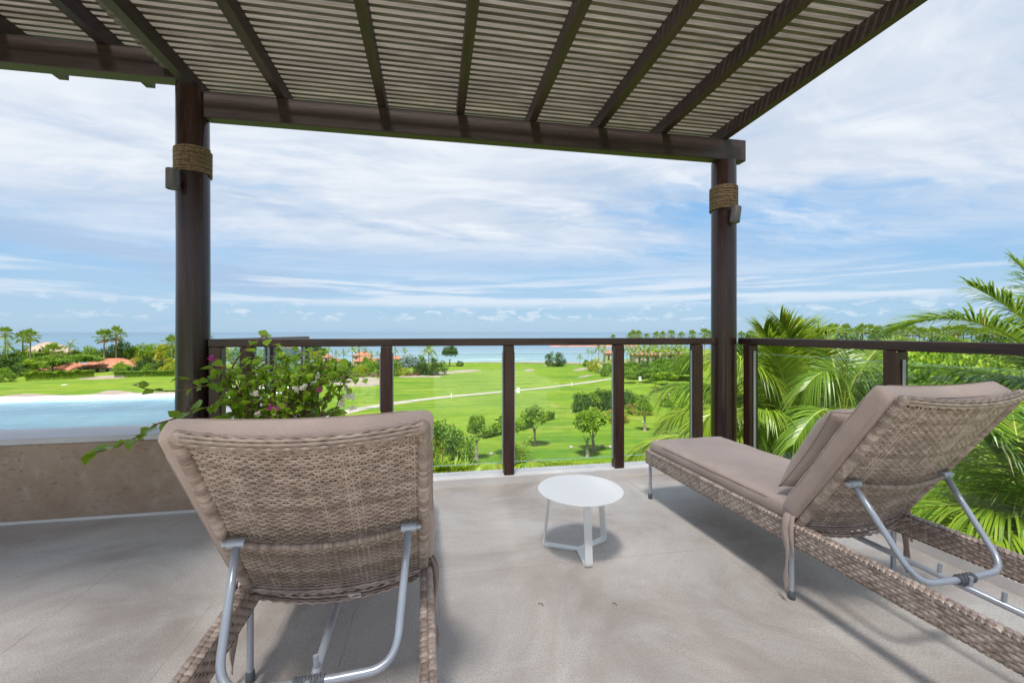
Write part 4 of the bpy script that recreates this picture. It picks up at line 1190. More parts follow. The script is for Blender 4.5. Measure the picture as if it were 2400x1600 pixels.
def place_bush(px, top, base, rpx, kind, label, seed, group=None, cat='bush', name='bush', d=None):
    p, dd = by(px, base)
    if d: p = at(px, base, d); dd = d; p.z = height(p.x, p.y)
    return bush(label, p, HC-(top-HZ)/FPX*dd-p.z, px_h(dd, rpx), kind, group, seed, name, cat)
place_fan(12, 783, 868, 15, 'tall fan palm at the far left edge of the view', 1)
place_fan(53, 792, 866, 15, 'slimmer of twin fan palms left of the thatched roof', 2)
place_fan(71, 790, 868, 17, 'stouter of twin fan palms touching the thatched roof', 3)
place_fan(244, 791, 868, 17, 'fan palm with long bare trunk above the red roofs', 4)
place_fan(272, 786, 866, 18, 'fan palm with shaggy brown skirt against the sea', 5)
place_fan(403, 806, 868, 18, 'fan palm just left of the left column', 6)
place_fan(123, 828, 871, 21, 'low full fan palm in front of the thatched roof', 7)
place_coco(165, 810, 868, 19, 'feathery coconut palm right of the thatched roof', 8)
place_coco(18, 812, 869, 26, 'drooping coconut palm under the far left fan palm', 9)
place_coco(362, 845, 870, 18, 'yellow palm standing by the beige house', 10, 'yellow')
place_coco(490, 786, 862, 13, 'palm tip showing over the rail beside the left column', 11)
place_tree(193, 832, 873, 36, 'grove', 'x', 1) if False else None
place_tree(192, 829, 874, 34, 'wood', 'wide spreading green tree before the red tiled roofs', 1, tf=.35)
place_tree(73, 842, 877, 21, 'bright', 'pale trunked frangipani tree left of the clipped hedge', 2, tf=.42)
place_bush(19, 874, 895, 15, 'bush', 'round bush at the left end of the fairway', 1)
hedge('loose bright green hedge along the left fairway edge', (54, 893), (216, 884), 21, 1.6, 'bright', 31)
hedge('straight clipped hedge before the beige house wall', (284, 871), (368, 868), 9, 1.6, 'dark', 32)
hedge('shaggy green hedge running up to the left column', (272, 884), (412, 881), 15, 2.0, 'grove', 33)
hedge('thin line of yellow green shrubs behind the left fairway', (2, 878), (70, 878), 9, 1.6, 'bright', 34)
rnd = random.Random(5)
NEAR = [  # px, top, base, r, kind
    (38, 838, 876, 26, 'dark'), (100, 832, 874, 24, 'wood'), (8, 842, 878, 18, 'dark'), (143, 824, 868, 20, 'bright'), (175, 818, 866, 17, 'wood'), (205, 812, 864, 16, 'bright'),
    (228, 820, 866, 17, 'wood'), (258, 812, 864, 18, 'dark'), (288, 801, 862, 15, 'dark'), (312, 808, 862, 15, 'wood'), (335, 806, 862, 16, 'bright'), (360, 806, 860, 18, 'bright'),
    (386, 806, 860, 17, 'yellow'), (412, 806, 862, 17, 'wood'), (285, 848, 874, 14, 'bright'), (345, 838, 872, 17, 'dark'), (392, 838, 874, 19, 'yellow'), 
    (60, 812, 866, 16, 'bright'), (105, 812, 866, 15, 'wood'), (30, 824, 868, 18, 'wood'), (440, 800, 862, 20, 'bright'),
    (470, 806, 864, 18, 'wood'), (520, 806, 866, 22, 'yellow'), (555, 812, 868, 22, 'wood'), (600, 812, 868, 24, 'bright'), (640, 806, 868, 22, 'wood'), (680, 808, 868, 22, 'dark')]
WORDS = {'dark': 'dark green tree', 'wood': 'green garden tree', 'bright': 'light green garden tree', 'yellow': 'yellow green tree'}
used = {}
NEAR.sort()
for i, (px, top, base, r, kind) in enumerate(NEAR):
    d = None
    lab = WORDS[kind]+next(w for x, w in [(46, ' by the far left fan palm'), (110, ' beside the twin fan palms'), (180, ' by the thatched roof'), (240, ' left of the bare trunked fan palm'), (300, ' under the shaggy fan palm'), (350, ' beside the raised red roof'), (420, ' close to the left column'), (999, ' behind the bougainvillea')] if px < x)
    used[lab] = used.get(lab, 0)+1
    if used[lab] > 1: lab = nth(used[lab])+' '+lab+' counted from the left'
    place_tree(px, top, base, r, kind, lab, i, 'garden trees between the left fairway and the sea', .08, d=d)
LS = [(6, 862, 884, 16, 'bush'), (34, 858, 882, 17, 'dbush'), (56, 850, 878, 16, 'dbush'), (88, 852, 878, 17, 'bush'), 
      (282, 860, 876, 10, 'bush'), (330, 848, 874, 14, 'dbush'), (352, 852, 876, 13, 'bush'), (378, 846, 876, 16, 'dbush'), (396, 852, 878, 15, 'ybush'), (410, 850, 876, 15, 'bush'), (320, 836, 866, 10, 'ybush'), (120, 838, 868, 16, 'dbush'), (30, 838, 868, 18, 'bush'), (62, 838, 868, 16, 'bush'), (268, 832, 862, 13, 'bush'), (340, 828, 860, 14, 'bush'), (298, 826, 858, 13, 'dbush'), (372, 824, 856, 14, 'ybush'), (150, 832, 864, 16, 'bush'), (14, 826, 864, 16, 'dbush')]
LS.sort()
for i, (px, top, base, r, kind) in enumerate(LS):
    place_bush(px, top, base, r*1.15, kind, {'dbush': 'dark green', 'bush': 'mid green', 'ybush': 'yellow green'}[kind]+' shrub of the left gardens, '+nth(i+1)+' from the left', 300+i, 'shrubs of the left gardens', d=None)
# ---- cluster behind the bunkers in the middle left
place_tree(733, 808, 866, 24, 'dark', 'dark rounded tree left of the palm cluster', 40)
place_tree(738, 822, 868, 18, 'yellow', 'yellow tree in front of the dark rounded tree', 41)
for i, (px, cy, base, r) in enumerate([(770, 819, 864, 14), (788, 827, 866, 11), (805, 825, 866, 11), (826, 818, 864, 16), (842, 816, 862, 15), (857, 821, 862, 11), (870, 828, 864, 10), (884, 829, 864, 10)]):
    place_coco(px, cy, base, r, nth(i+1)+' coconut palm from the left among the red roofs', 50+i, 'frond' if i % 3 else 'frondy', 'palm cluster among the red roofs', 13)
place_coco(927, 821, 862, 11, 'left one of two slim palms right of the second front post', 60)
place_coco(948, 820, 862, 11, 'right one of two slim palms right of the second front post', 61)
place_coco(1005, 820, 872, 27, 'big bushy palm with yellow lower fronds near the shore', 62, 'frondy', None, 20)
place_tree(1054, 812, 858, 19, 'dark', 'lone dark leafy tree at the edge of the sea', 63, None, .30)
place_bush(1078, 846, 858, 9, 'dbush', 'tiny dark bush right of the lone seaside tree', 64)
place_bush(1017, 842, 878, 30, 'dbush', 'large dark bush behind the far bunker', 65)
place_tree(960, 834, 876, 21, 'silver', 'silvery blue palm tree among green shrubs', 66, None, .12)
for i, (px, top, base, r, kind) in enumerate([(750, 846, 886, 24, 'dbush'), (785, 850, 886, 22, 'bush'), (812, 846, 884, 20, 'dbush'), (845, 850, 882, 18, 'ybush'), (872, 846, 880, 18, 'bush'), (900, 846, 880, 18, 'dbush'), (925, 848, 880, 16, 'bush'), (945, 858, 880, 14, 'ybush'), (985, 852, 878, 18, 'dbush'), (985, 836, 872, 15, 'bush'), (915, 836, 870, 16, 'ybush'), (860, 838, 872, 16, 'bush'), (720, 852, 888, 22, 'bush'), (690, 846, 888, 24, 'dbush'), (655, 848, 888, 22, 'bush'), (610, 852, 890, 24, 'bush'), (560, 850, 890, 24, 'dbush'), (520, 852, 890, 20, 'ybush')]):
    place_bush(px, top, base, r, kind, {'dbush': 'dark green', 'bush': 'mid green', 'ybush': 'yellow green'}[kind]+' shrub behind the left bunkers, '+nth(i+1)+' of its row', 70+i, 'garden shrubs behind the bunkers', d=None)
for i, (px, top, base, r) in enumerate([(735, 876, 888, 16), (798, 877, 886, 12), (880, 872, 883, 13), (968, 870, 879, 17)]):
    place_bush(px, top, base, r, 'dry', nth(i+1)+' brown dry clump from the left along the bunker edge', 90+i, 'dry undergrowth by the bunkers')
# ---- shore and right of the middle
place_bush(1301, 826, 854, 23, 'dbush', 'round green bush on the shore beyond the fairway', 100, d=238)
place_coco(1359, 836, 856, 10, 'little lone palm on the beach edge', 101, d=240)
place_bush(1374, 843, 856, 8, 'bush', 'small bush right of the lone beach palm', 102, d=230)
for i, (px, cy, base, r, mt, lb) in enumerate([
    (1378, 822, 858, 8, 'frond', 'thin left palm of the group at the beach path'), (1387, 825, 858, 8, 'frondy', 'second thin palm of the group at the beach path'), (1403, 815, 858, 17, 'frond', 'large green palm over the beach path'), (1417, 817, 858, 15, 'frondy', 'large light green palm touching the fourth front post'),
    (1402, 846, 874, 18, 'yellow', 'yellow palm at the end of the cart path'), (1418, 842, 874, 13, 'frond', 'green palm right of the yellow palm'), (1432, 848, 874, 11, 'yellow', 'small yellow palm beside the fourth front post')]):
    place_coco(px, cy, base, r, lb, 110+i, mt, None, 14, d=205 if base < 870 else None)
place_bush(1390, 838, 860, 14, 'ybush', 'yellow green shrub behind the yellow palm', 103, d=200); place_bush(1422, 850, 868, 14, 'bush', 'green shrub beside the beach path', 104, d=170)
rnd = random.Random(9)
for i in range(16):
    px = 1470+i*9+rnd.uniform(-3, 3); place_coco(px, 814+rnd.uniform(-2, 9), 850, rnd.uniform(17, 21), nth(i+1)+' slender palm from the fourth post before the orange villas', 130+i, rnd.choice(['frondy', 'frondy', 'frond']), 'coconut grove before the orange villas', 13, d=206+rnd.uniform(-10, 12))
rnd = random.Random(12)
for i in range(26):
    q = i/25; px = 1462+q*175+rnd.uniform(-4, 4); row = i % 3
    top = 850-20*q+row*9+rnd.uniform(-3, 3); dd = 158-row*11+rnd.uniform(-6, 6)
    place_tree(px, top, 890, rnd.uniform(14, 20), rnd.choice(['dark', 'wood', 'wood', 'dark']), nth(i+1)+' tree from the fourth post in the dark wood beyond the lawn', 160+i, 'dark wood beyond the lawn', .12, d=dd)
hedge('low rough grass hedge below the dark wood', (1476, 884), (1622, 893), 9, 3.0, 'bright', 35)
# far palms on the headland above the rails
for i, (px, cy, r) in enumerate([(1437, 791, 6), (1476, 789, 7), (1484, 785, 9), (1497, 786, 9), (1516, 790, 7), (1538, 787, 8), (1553, 786, 8), (1573, 785, 9), (1597, 788, 8), (1623, 785, 9), (1651, 784, 11), (1664, 786, 9), (1738, 788, 9), (1760, 786, 9)]):
    place_fan(px, cy, 810, r*1.15, nth(i+1)+' distant fan palm over the front rail counted from the left', i, 'distant palms over the front rail', d=250+7*(i % 4))
rnd = random.Random(21)
for i in range(34):
    px = 1905+i*13.2+rnd.uniform(-4, 4); place_fan(px, 778+rnd.uniform(-5, 7), 830, rnd.uniform(10.5, 14), nth(i+1)+' distant fan palm above the side rail counted from the right column', i+3, 'palm row above the side rail', d=rnd.uniform(150, 200))
rnd = random.Random(22)
k = 0
for row, (dd, tp) in enumerate([(150, 789), (112, 803), (84, 818), (62, 836), (46, 862)]):
    for i in range(10+0*row):
        px = 1740+i*74+rnd.uniform(-14, 14)+row*17; top = tp+rnd.uniform(-5, 6)
        place_tree(px, top, 0, rnd.uniform(40, 58)*(1+row*.22), rnd.choice(['bright', 'wood', 'wood', 'dark', 'dark']), nth(i+1)+' tree from the right column in the '+['hindmost', 'fourth', 'middle', 'second', 'nearest'][row]+' row of the side wood', 200+k, 'wood below the side railing', .12, d=dd); k += 1
# ------------------------------------------------------------------ the lawn below
LAWN = [(1117, 1078, 976, 21, 'young lawn tree left of the third front post by a pale rock'), (1192, 1066, 973, 36, 'young lawn tree behind the third front post'), (1253, 1044, 956, 31, 'young lawn tree with forked crown right of the third front post'),
    (1377, 1070, 967, 31, 'front one of the pair of lawn trees before red flowers'), (1390, 1056, 955, 32, 'rear one of the pair of lawn trees before red flowers'), (1511, 1009, 934, 18, 'lawn tree with a pale box tied to its trunk'),
    (1537, 910, 878, 12, 'small far lawn tree near the rough grass hedge'), (1597, 1002, 938, 22, 'lawn tree half hidden by a palm frond beside the fifth post')]
for i, (px, base, top, r, lb) in enumerate(LAWN):
    p, d = ground(px, base); h = px_h(d, base-top)
    t = tree(lb, p, h, px_h(d, r), 'lawn', .42 if i not in (3, 4) else .38, 'young trees on the lawn', i, name='lawn_tree')
    if i == 5:
        q = at(1507, 988, d-.2); m = MB(); m.bbox(-.12, .12, -.10, .10, -.08, .08, .01); o = m.build('nest_box', M['coping'], t, False); o.matrix_parent_inverse = t.matrix_basis.inverted(); o.location = q
place_tree(1563, 872, 902, 22, 'lawn', 'low broad lawn tree behind the far small one', 9, None, .2)
place_bush(1562, 934, 953, 13, 'bush', 'small round bush with pink flowers by the walking person', 120)
for i, (px, top, base, r, kind, lb) in enumerate([
    (1030, 992, 1092, 46, 'bush', 'big leafy bush right of the left lounger'), (1072, 1012, 1088, 36, 'bush', 'lower leafy bush beside the big bush'), (1010, 1020, 1094, 34, 'ybush', 'yellow tipped bush against the left lounger cushion'),
    (1438, 955, 988, 34, 'red', 'red flowering bush left of the fourth front post'), (1496, 938, 970, 32, 'red', 'red flowering bush right of the fourth front post')]):
    place_bush(px, top, base, r, kind, lb, 121+i)
for i in range(9):
    q = i/8; place_bush(1364+q*132, 921-8*sin(q*3)+(i % 3)*3, 966-17*q, 22+(i % 2)*4, ['dbush', 'bush', 'dbush'][i % 3], nth(i+1)+' shrub from the left of the tall border in mid lawn', 400+i, 'tall shrub border in the middle of the lawn')
hedge('low shrub border behind the young lawn trees', (1118, 1026), (1236, 998), 20, 2.0, 'grove', 42)
hedge('short shrub strip beside the forked lawn tree', (1268, 986), (1288, 980), 20, 1.6, 'grove', 43)
for px, py, w, lb in [(1151, 1066, 11, 'pale rock right of the first young lawn tree'), (1339, 1050, 10, 'pale rock left of the tree pair'), (1412, 1048, 12, 'left rock of three right of the tree pair'), (1429, 1050, 11, 'middle rock of three right of the tree pair'), (1437, 1039, 9, 'right rock of three by the fourth post'), (1116, 1090, 8, 'small rock at the edge of the ground cover'), (1338, 966, 5, 'tiny rock near the dark shrub border')]:
    p, d = ground(px, py); k = px_h(d, w)/2; rnd = random.Random(px); m = MB()
    bm = bmesh.new(); bmesh.ops.create_icosphere(bm, subdivisions=2, radius=1)
    for v in bm.verts: v.co *= 1+.28*mnoise.noise(v.co*1.3+Vector((px, 0, 0))); v.co.z = v.co.z*.72+.45
    me = bpy.data.meshes.new('rock'); bm.to_mesh(me); bm.free(); o = link_mesh('rock', me, M['rock']); o.location = p; o.scale = (k, k*.9, k); tag(o, lb, 'rock')
def sign(px, py, w, h, lb):
    p, d = ground(px, py); t = thing('tee_sign', p, lb, 'sign', None, -TH); W, H_ = px_h(d, w), px_h(d, h)
    m = MB(); m.bbox(-W/2, W/2, -.18, .18, .10, H_, .03); m.build('board', M['white'], t, False)
    for s_ in (-1, 1): m = MB(); m.box(s_*W*.4-.05, s_*W*.4+.05, -.05, .05, -.1, .10); m.build('leg', M['white'], t, False)
    m = MB(); m.box(-W*.3, W*.3, -.186, -.181, H_*.55, H_*.8); m.build('panel', M['metal'], t, False)
sign(1214.5, 921.5, 7, 12.5, 'white board on the lawn below the cart path by the third post'); sign(1500, 893.5, 6, 11, 'white board on the lawn right of the fourth post')
for px, py, h, lb in [(1058, 931.5, 10, 'white marker post on the left stretch of the cart path'), (1340, 904, 7.5, 'white marker post on the right stretch of the cart path')]:
    p, d = ground(px, py); m = MB(); k = px_h(d, h); m.lathe([(.0, 0), (.13, 0), (.13, k*.92), (.08, k), (0, k)], 10, tuple(p)); tag(m.build('marker_post', M['white']), lb, 'marker post')
p, d = ground(1474, 886); m = MB(); m.bbox(-1.3, 1.3, -.2, .2, -.3, px_h(d, 8.5), .03); o = m.build('low_wall', M['coping']); o.location = p; o.rotation_euler = (0, 0, -TH); tag(o, 'short white wall where the cart path meets the wood', 'wall')
o = None
p, d = ground(151, 901.5); m = MB(); m.lathe([(0, 0), (.75, 0), (.7, .05), (0, .07)], 20, tuple(p)); tag(m.build('drain_cover', M['coping']), 'flat pale drain cover on the left fairway', 'drain cover')
for px, y0, y1, lb in [(1648, 757, 800, 'thin red and white mast left of the right column'), (1971, 752, 800, 'thin red and white mast over the palm row')]:
    d = 500; a, b = at(px, y1, d), at(px, y0, d); t = thing('radio_mast', a, lb, 'mast'); H_ = b.z-a.z; n = 9
    red = tpl('redpaint', lambda: simple('red_paint', (.55, .10, .08), .6))
    for i in range(n):
        m = MB(); m.box(-.16, .16, -.16, .16, H_*i/n, H_*(i+1)/n-.002); m.build('mast_section', red if i % 2 == 0 else M['white'], t, False)
# ground cover under the terrace edge and strap-leaved plants
def ground_cover():
    rnd = random.Random(77); m = MB()
    for k in range(15000):
        px = rnd.uniform(985, 1500); d = rnd.uniform(33.5, 41.0)+1.4*mnoise.noise(Vector((px*.02, 0, 0)))
        p = cam2w((px-1200)/FPX*d, d); p.z = height(p.x, p.y)+rnd.random()*.32*(1+mnoise.noise(Vector((p.x*.8, p.y*.8, 0))))
        add_leaf(m, p, (rvec(rnd)+Vector((0, 0, .5))).normalized(), (Vector((0, 0, 1))+rvec(rnd)*.7).normalized(), rnd.uniform(.10, .22), rnd.uniform(.05, .10))
    tag(m.build('ground_cover', M['cover']), kind='stuff')
ground_cover()
def strap_plant(px, base, top, lb, seed):
    rnd = random.Random(seed); p, d = ground(px, base); h = px_h(d, base-top); t = thing('strap_leaf_plant', p, lb, 'plant'); m = MB()
    for k in range(46):
        a = rnd.uniform(0, 6.28); L = h*rnd.uniform(.8, 1.35); out = Vector((cos(a), sin(a), 0)); tilt = rnd.uniform(.25, .9); pts = []
        s_ = Vector((-sin(a), cos(a), 0)); o = out*rnd.uniform(0, .3)*h; b = len(m.v)
        for i in range(5):
            q = i/4; c = o+out*(L*tilt*q)+Vector((0, 0, L*(q*1.1-.75*tilt*q*q))); w = .055*h*(1-q)+.003
            m.v += [tuple(c-s_*w), tuple(c+s_*w)]
        for i in range(4): m.face(b+2*i, b+2*i+1, b+2*i+3, b+2*i+2)
    m.build('leaves', M['bright'], t, False)
strap_plant(1032, 1104, 1062, 'strap leaved plant at the foot of the big bush', 1); strap_plant(1066, 1106, 1068, 'second strap leaved plant right of the first', 2); strap_plant(1090, 1104, 1072, 'rightmost strap leaved plant by the small rock', 3); strap_plant(1012, 1106, 1060, 'strap leaved plant nearest the left lounger', 4)

# person walking on the lawn
def person():
    p, d = ground(1567, 938); t = thing('person', p, 'person in white shirt and dark trousers walking on the lawn near a palm', 'person', None, .5)
    def skin(name, V, E, R, mat, parent):
        me = bpy.data.meshes.new(name); me.from_pydata(V, E, []); o = link_mesh(name, me, mat, parent, False)
        md = o.modifiers.new('skin', 'SKIN'); 
        for v, r in zip(me.skin_vertices[0].data, R): v.radius = (r, r)
        me.skin_vertices[0].data[0].use_root = True
        o.modifiers.new('sub', 'SUBSURF').levels = 1; return o
    sk = simple('skin', (.32, .19, .13), .6); sh = simple('white_shirt', (.75, .75, .74), .9); tr = simple('dark_trousers', (.035, .04, .06), .9); hr = simple('black_hair', (.02, .016, .014), .7)
    k = px_h(d, 20)/1.72
    V = [(0,0,.95),(0,0,1.15),(0,0,1.38),(0,.01,1.50),(0,.02,1.60),(0,.02,1.70), (.19,0,1.40),(.24,-.06,1.14),(.22,.10,.92), (-.19,0,1.40),(-.24,.05,1.14),(-.22,.18,.94), (.10,0,.88),(.11,.10,.48),(.11,.02,.06),(.11,.14,.03), (-.10,0,.88),(-.11,-.02,.48),(-.11,-.16,.10),(-.11,-.04,.03)]
    E = [(0,1),(1,2),(2,3),(3,4),(4,5),(2,6),(6,7),(7,8),(2,9),(9,10),(10,11),(0,12),(12,13),(13,14),(14,15),(0,16),(16,17),(17,18),(18,19)]
    R = [.13,.12,.14,.06,.10,.08,.06,.045,.04,.06,.045,.04,.085,.06,.045,.03,.085,.06,.045,.03]
    S = lambda V: [tuple(x*k for x in v) for v in V]; G = lambda R: [r*k for r in R]
    skin('body', S(V), E, G(R), sk, t)
    I = [0,1,2,6,7,9,10]; skin('shirt', S([V[i] for i in I]), [(0,1),(1,2),(2,3),(3,4),(2,5),(5,6)], G([.165,.15,.165,.085,.065,.085,.065]), sh, t)
    I = [0,12,13,14,16,17,18]; skin('trousers', S([V[i] for i in I]), [(0,1),(1,2),(2,3),(0,4),(4,5),(5,6)], G([.15,.105,.08,.062,.105,.08,.062]), tr, t)
    m = MB(); m.lathe([(0, .115), (.07, .10), (.105, .04), (.10, -.03), (.0, -.03)], 12); m.v = [(x*k, (y-.0)*k+.02*k, (z+1.66)*k) for x, y, z in m.v]; m.build('hair', hr, t, False, True)
person()

# ------------------------------------------------------------------ coconut palms beside the terrace
def near_palm(label, trunk_px, trunk_d, fronds, seed, mat='frondy', dens=160, leaf=.62, width=.021):
    rnd = random.Random(seed); top = at(*trunk_px, trunk_d); g = height(top.x, top.y); base = Vector((top.x+.3, top.y+.4, g))
    t = thing('coconut_palm', base, label, 'palm tree')
    m = MB(); pts = [base.lerp(top, i/16)+Vector((.05*sin(i*.9), 0, 0)) for i in range(17)]
    m.tube(pts, lambda q: (.13-.03*q)*(1+.07*(int(q*60) % 2)), 12); m.build('trunk', M['palmbark'], t)
    for (a, b, c, lf, dr) in fronds:
        lf *= 1.28; dr *= 1.35
        pa, pb, pc = at(*a), at(*b), at(*c)
        p1 = pb*2-(pa+pc)*.5                      # the curve passes through b
        m = MB(); L = (pb-pa).length+(pc-pb).length
        frond_into(m, pa, p1, pc, max(30, int(dens*L/2.6)), lf, width*lf/.62, dr, .30, (22, 66), 4, .016, rnd, .10)
        o = m.build('frond', [M[mat] if rnd.random() < .7 else M['frond'], M['rachis']], t)
    return t
b1 = (1885, 1095, 7.6)
near_palm('young coconut palm with upright fronds right of the right column', (1885, 1120), 7.7, [
    (b1, (1880, 900, 7.4), (1828, 752, 7.2), .80, .25), (b1, (1825, 880, 7.7), (1790, 772, 7.6), .72, .2), (b1, (1890, 870, 7.9), (1938, 785, 7.7), .80, .35), (b1, (1862, 860, 8.0), (1880, 768, 8.2), .78, .25),
    (b1, (1720, 925, 8.0), (1545, 912, 8.4), .75, .75), (b1, (1740, 965, 7.2), (1640, 1000, 6.9), .70, .7), (b1, (1765, 1000, 6.9), (1690, 1075, 6.6), .66, .6), (b1, (1640, 1018, 7.2), (1470, 1076, 7.0), .62, .85),
    (b1, (1790, 900, 7.4), (1690, 830, 7.4), .72, .6), (b1, (1945, 900, 7.6), (2010, 850, 7.5), .72, .6), (b1, (1975, 985, 7.1), (2075, 965, 6.9), .7, .7), (b1, (1840, 1000, 6.6), (1770, 960, 6.2), .62, .6), (b1, (1900, 960, 8.4), (1930, 830, 8.8), .75, .3),
    (b1, (1830, 1080, 6.6), (1760, 1150, 6.2), .6, .7), (b1, (1700, 870, 8.4), (1605, 838, 8.8), .7, .6), (b1, (1930, 1060, 6.8), (2000, 1100, 6.4), .6, .6), (b1, (1660, 960, 7.8), (1560, 1010, 7.8), .66, .8), (b1, (1850, 930, 7.2), (1800, 800, 7.0), .74, .3)], 4)
b2 = (1975, 1010, 6.4)
near_palm('smaller coconut palm with a pale folded spear leaf behind the lounger back', (1975, 1040), 6.5, [
    (b2, (1980, 930, 6.4), (1988, 832, 6.4), .34, .05), (b2, (2015, 872, 6.4), (2085, 905, 6.2), .58, .6), (b2, (1945, 880, 6.5), (1885, 912, 6.4), .56, .7), (b2, (2040, 905, 6.6), (2140, 985, 6.4), .58, .6), (b2, (2030, 850, 6.9), (2100, 800, 7.2), .56, .3),
    (b2, (1955, 860, 6.9), (1930, 800, 7.1), .5, .3), (b2, (2060, 960, 6.0), (2160, 1060, 5.6), .55, .6), (b2, (1930, 960, 6.0), (1860, 1040, 5.7), .5, .6), (b2, (2020, 960, 6.0), (2070, 1000, 5.4), .5, .6)], 8, 'frond')
b3 = (2520, 930, 4.9)
near_palm('tall coconut palm at the right edge with fronds reaching over the side rail', (2530, 960), 5.0, [
    (b3, (2320, 765, 5.0), (2116, 768, 5.3), .62, .30), (b3, (2420, 770, 5.2), (2272, 668, 5.4), .58, .35), (b3, (2455, 720, 5.3), (2378, 612, 5.6), .52, .4), (b3, (2330, 880, 5.4), (2090, 858, 6.0), .60, .55),
    (b3, (2380, 850, 5.9), (2220, 790, 6.6), .58, .4), (b3, (2560, 700, 5.2), (2500, 560, 5.2), .6, .3), (b3, (2350, 930, 5.3), (2150, 950, 5.6), .62, .7), (b3, (2330, 900, 6.0), (2120, 905, 6.6), .6, .7)], 15, 'frond', 150, .62, .023)
b4 = (2480, 1260, 4.1)
near_palm('low coconut palm with arching yellow green fronds below the side rail', (2490, 1290), 4.2, [
    (b4, (2375, 1120, 4.1), (2285, 1000, 4.1), .66, .55), (b4, (2400, 1080, 4.3), (2370, 930, 4.6), .62, .5), (b4, (2340, 1190, 4.2), (2160, 1190, 4.5), .62, .7), (b4, (2350, 1250, 4.0), (2190, 1330, 4.1), .58, .6), (b4, (2300, 1150, 4.8), (2080, 1130, 5.4), .6, .7),
    (b4, (2440, 1130, 3.8), (2420, 980, 3.8), .6, .6), (b4, (2340, 1100, 5.0), (2200, 1020, 5.6), .6, .6), (b4, (2400, 1290, 3.9), (2290, 1400, 3.8), .55, .6), (b4, (2260, 1220, 4.7), (2060, 1280, 5.0), .6, .7), (b4, (2320, 1130, 5.6), (2140, 1080, 6.4), .6, .7), (b4, (2380, 1180, 4.8), (2300, 1090, 5.2), .6, .6)], 27, 'frondy', 150, .62, .025)
b5 = (1200, 1120, 18.0)
near_palm('small yellow green palm sprouting below the third front post', (1200, 1150), 18.0, [
    (b5, (1222, 1065, 18), (1246, 1028, 18), .8, .4), (b5, (1205, 1070, 17.6), (1196, 1040, 17.2), .8, .4), (b5, (1165, 1088, 17.6), (1128, 1100, 17), .8, .7), (b5, (1245, 1082, 18), (1305, 1088, 18.2), .8, .7), (b5, (1230, 1085, 17), (1265, 1100, 16.6), .75, .7), (b5, (1210, 1075, 19), (1226, 1050, 19.6), .8, .4), (b5, (1260, 1092, 19), (1330, 1082, 20), .8, .6)], 33, 'frondy', 40, .8, .06)

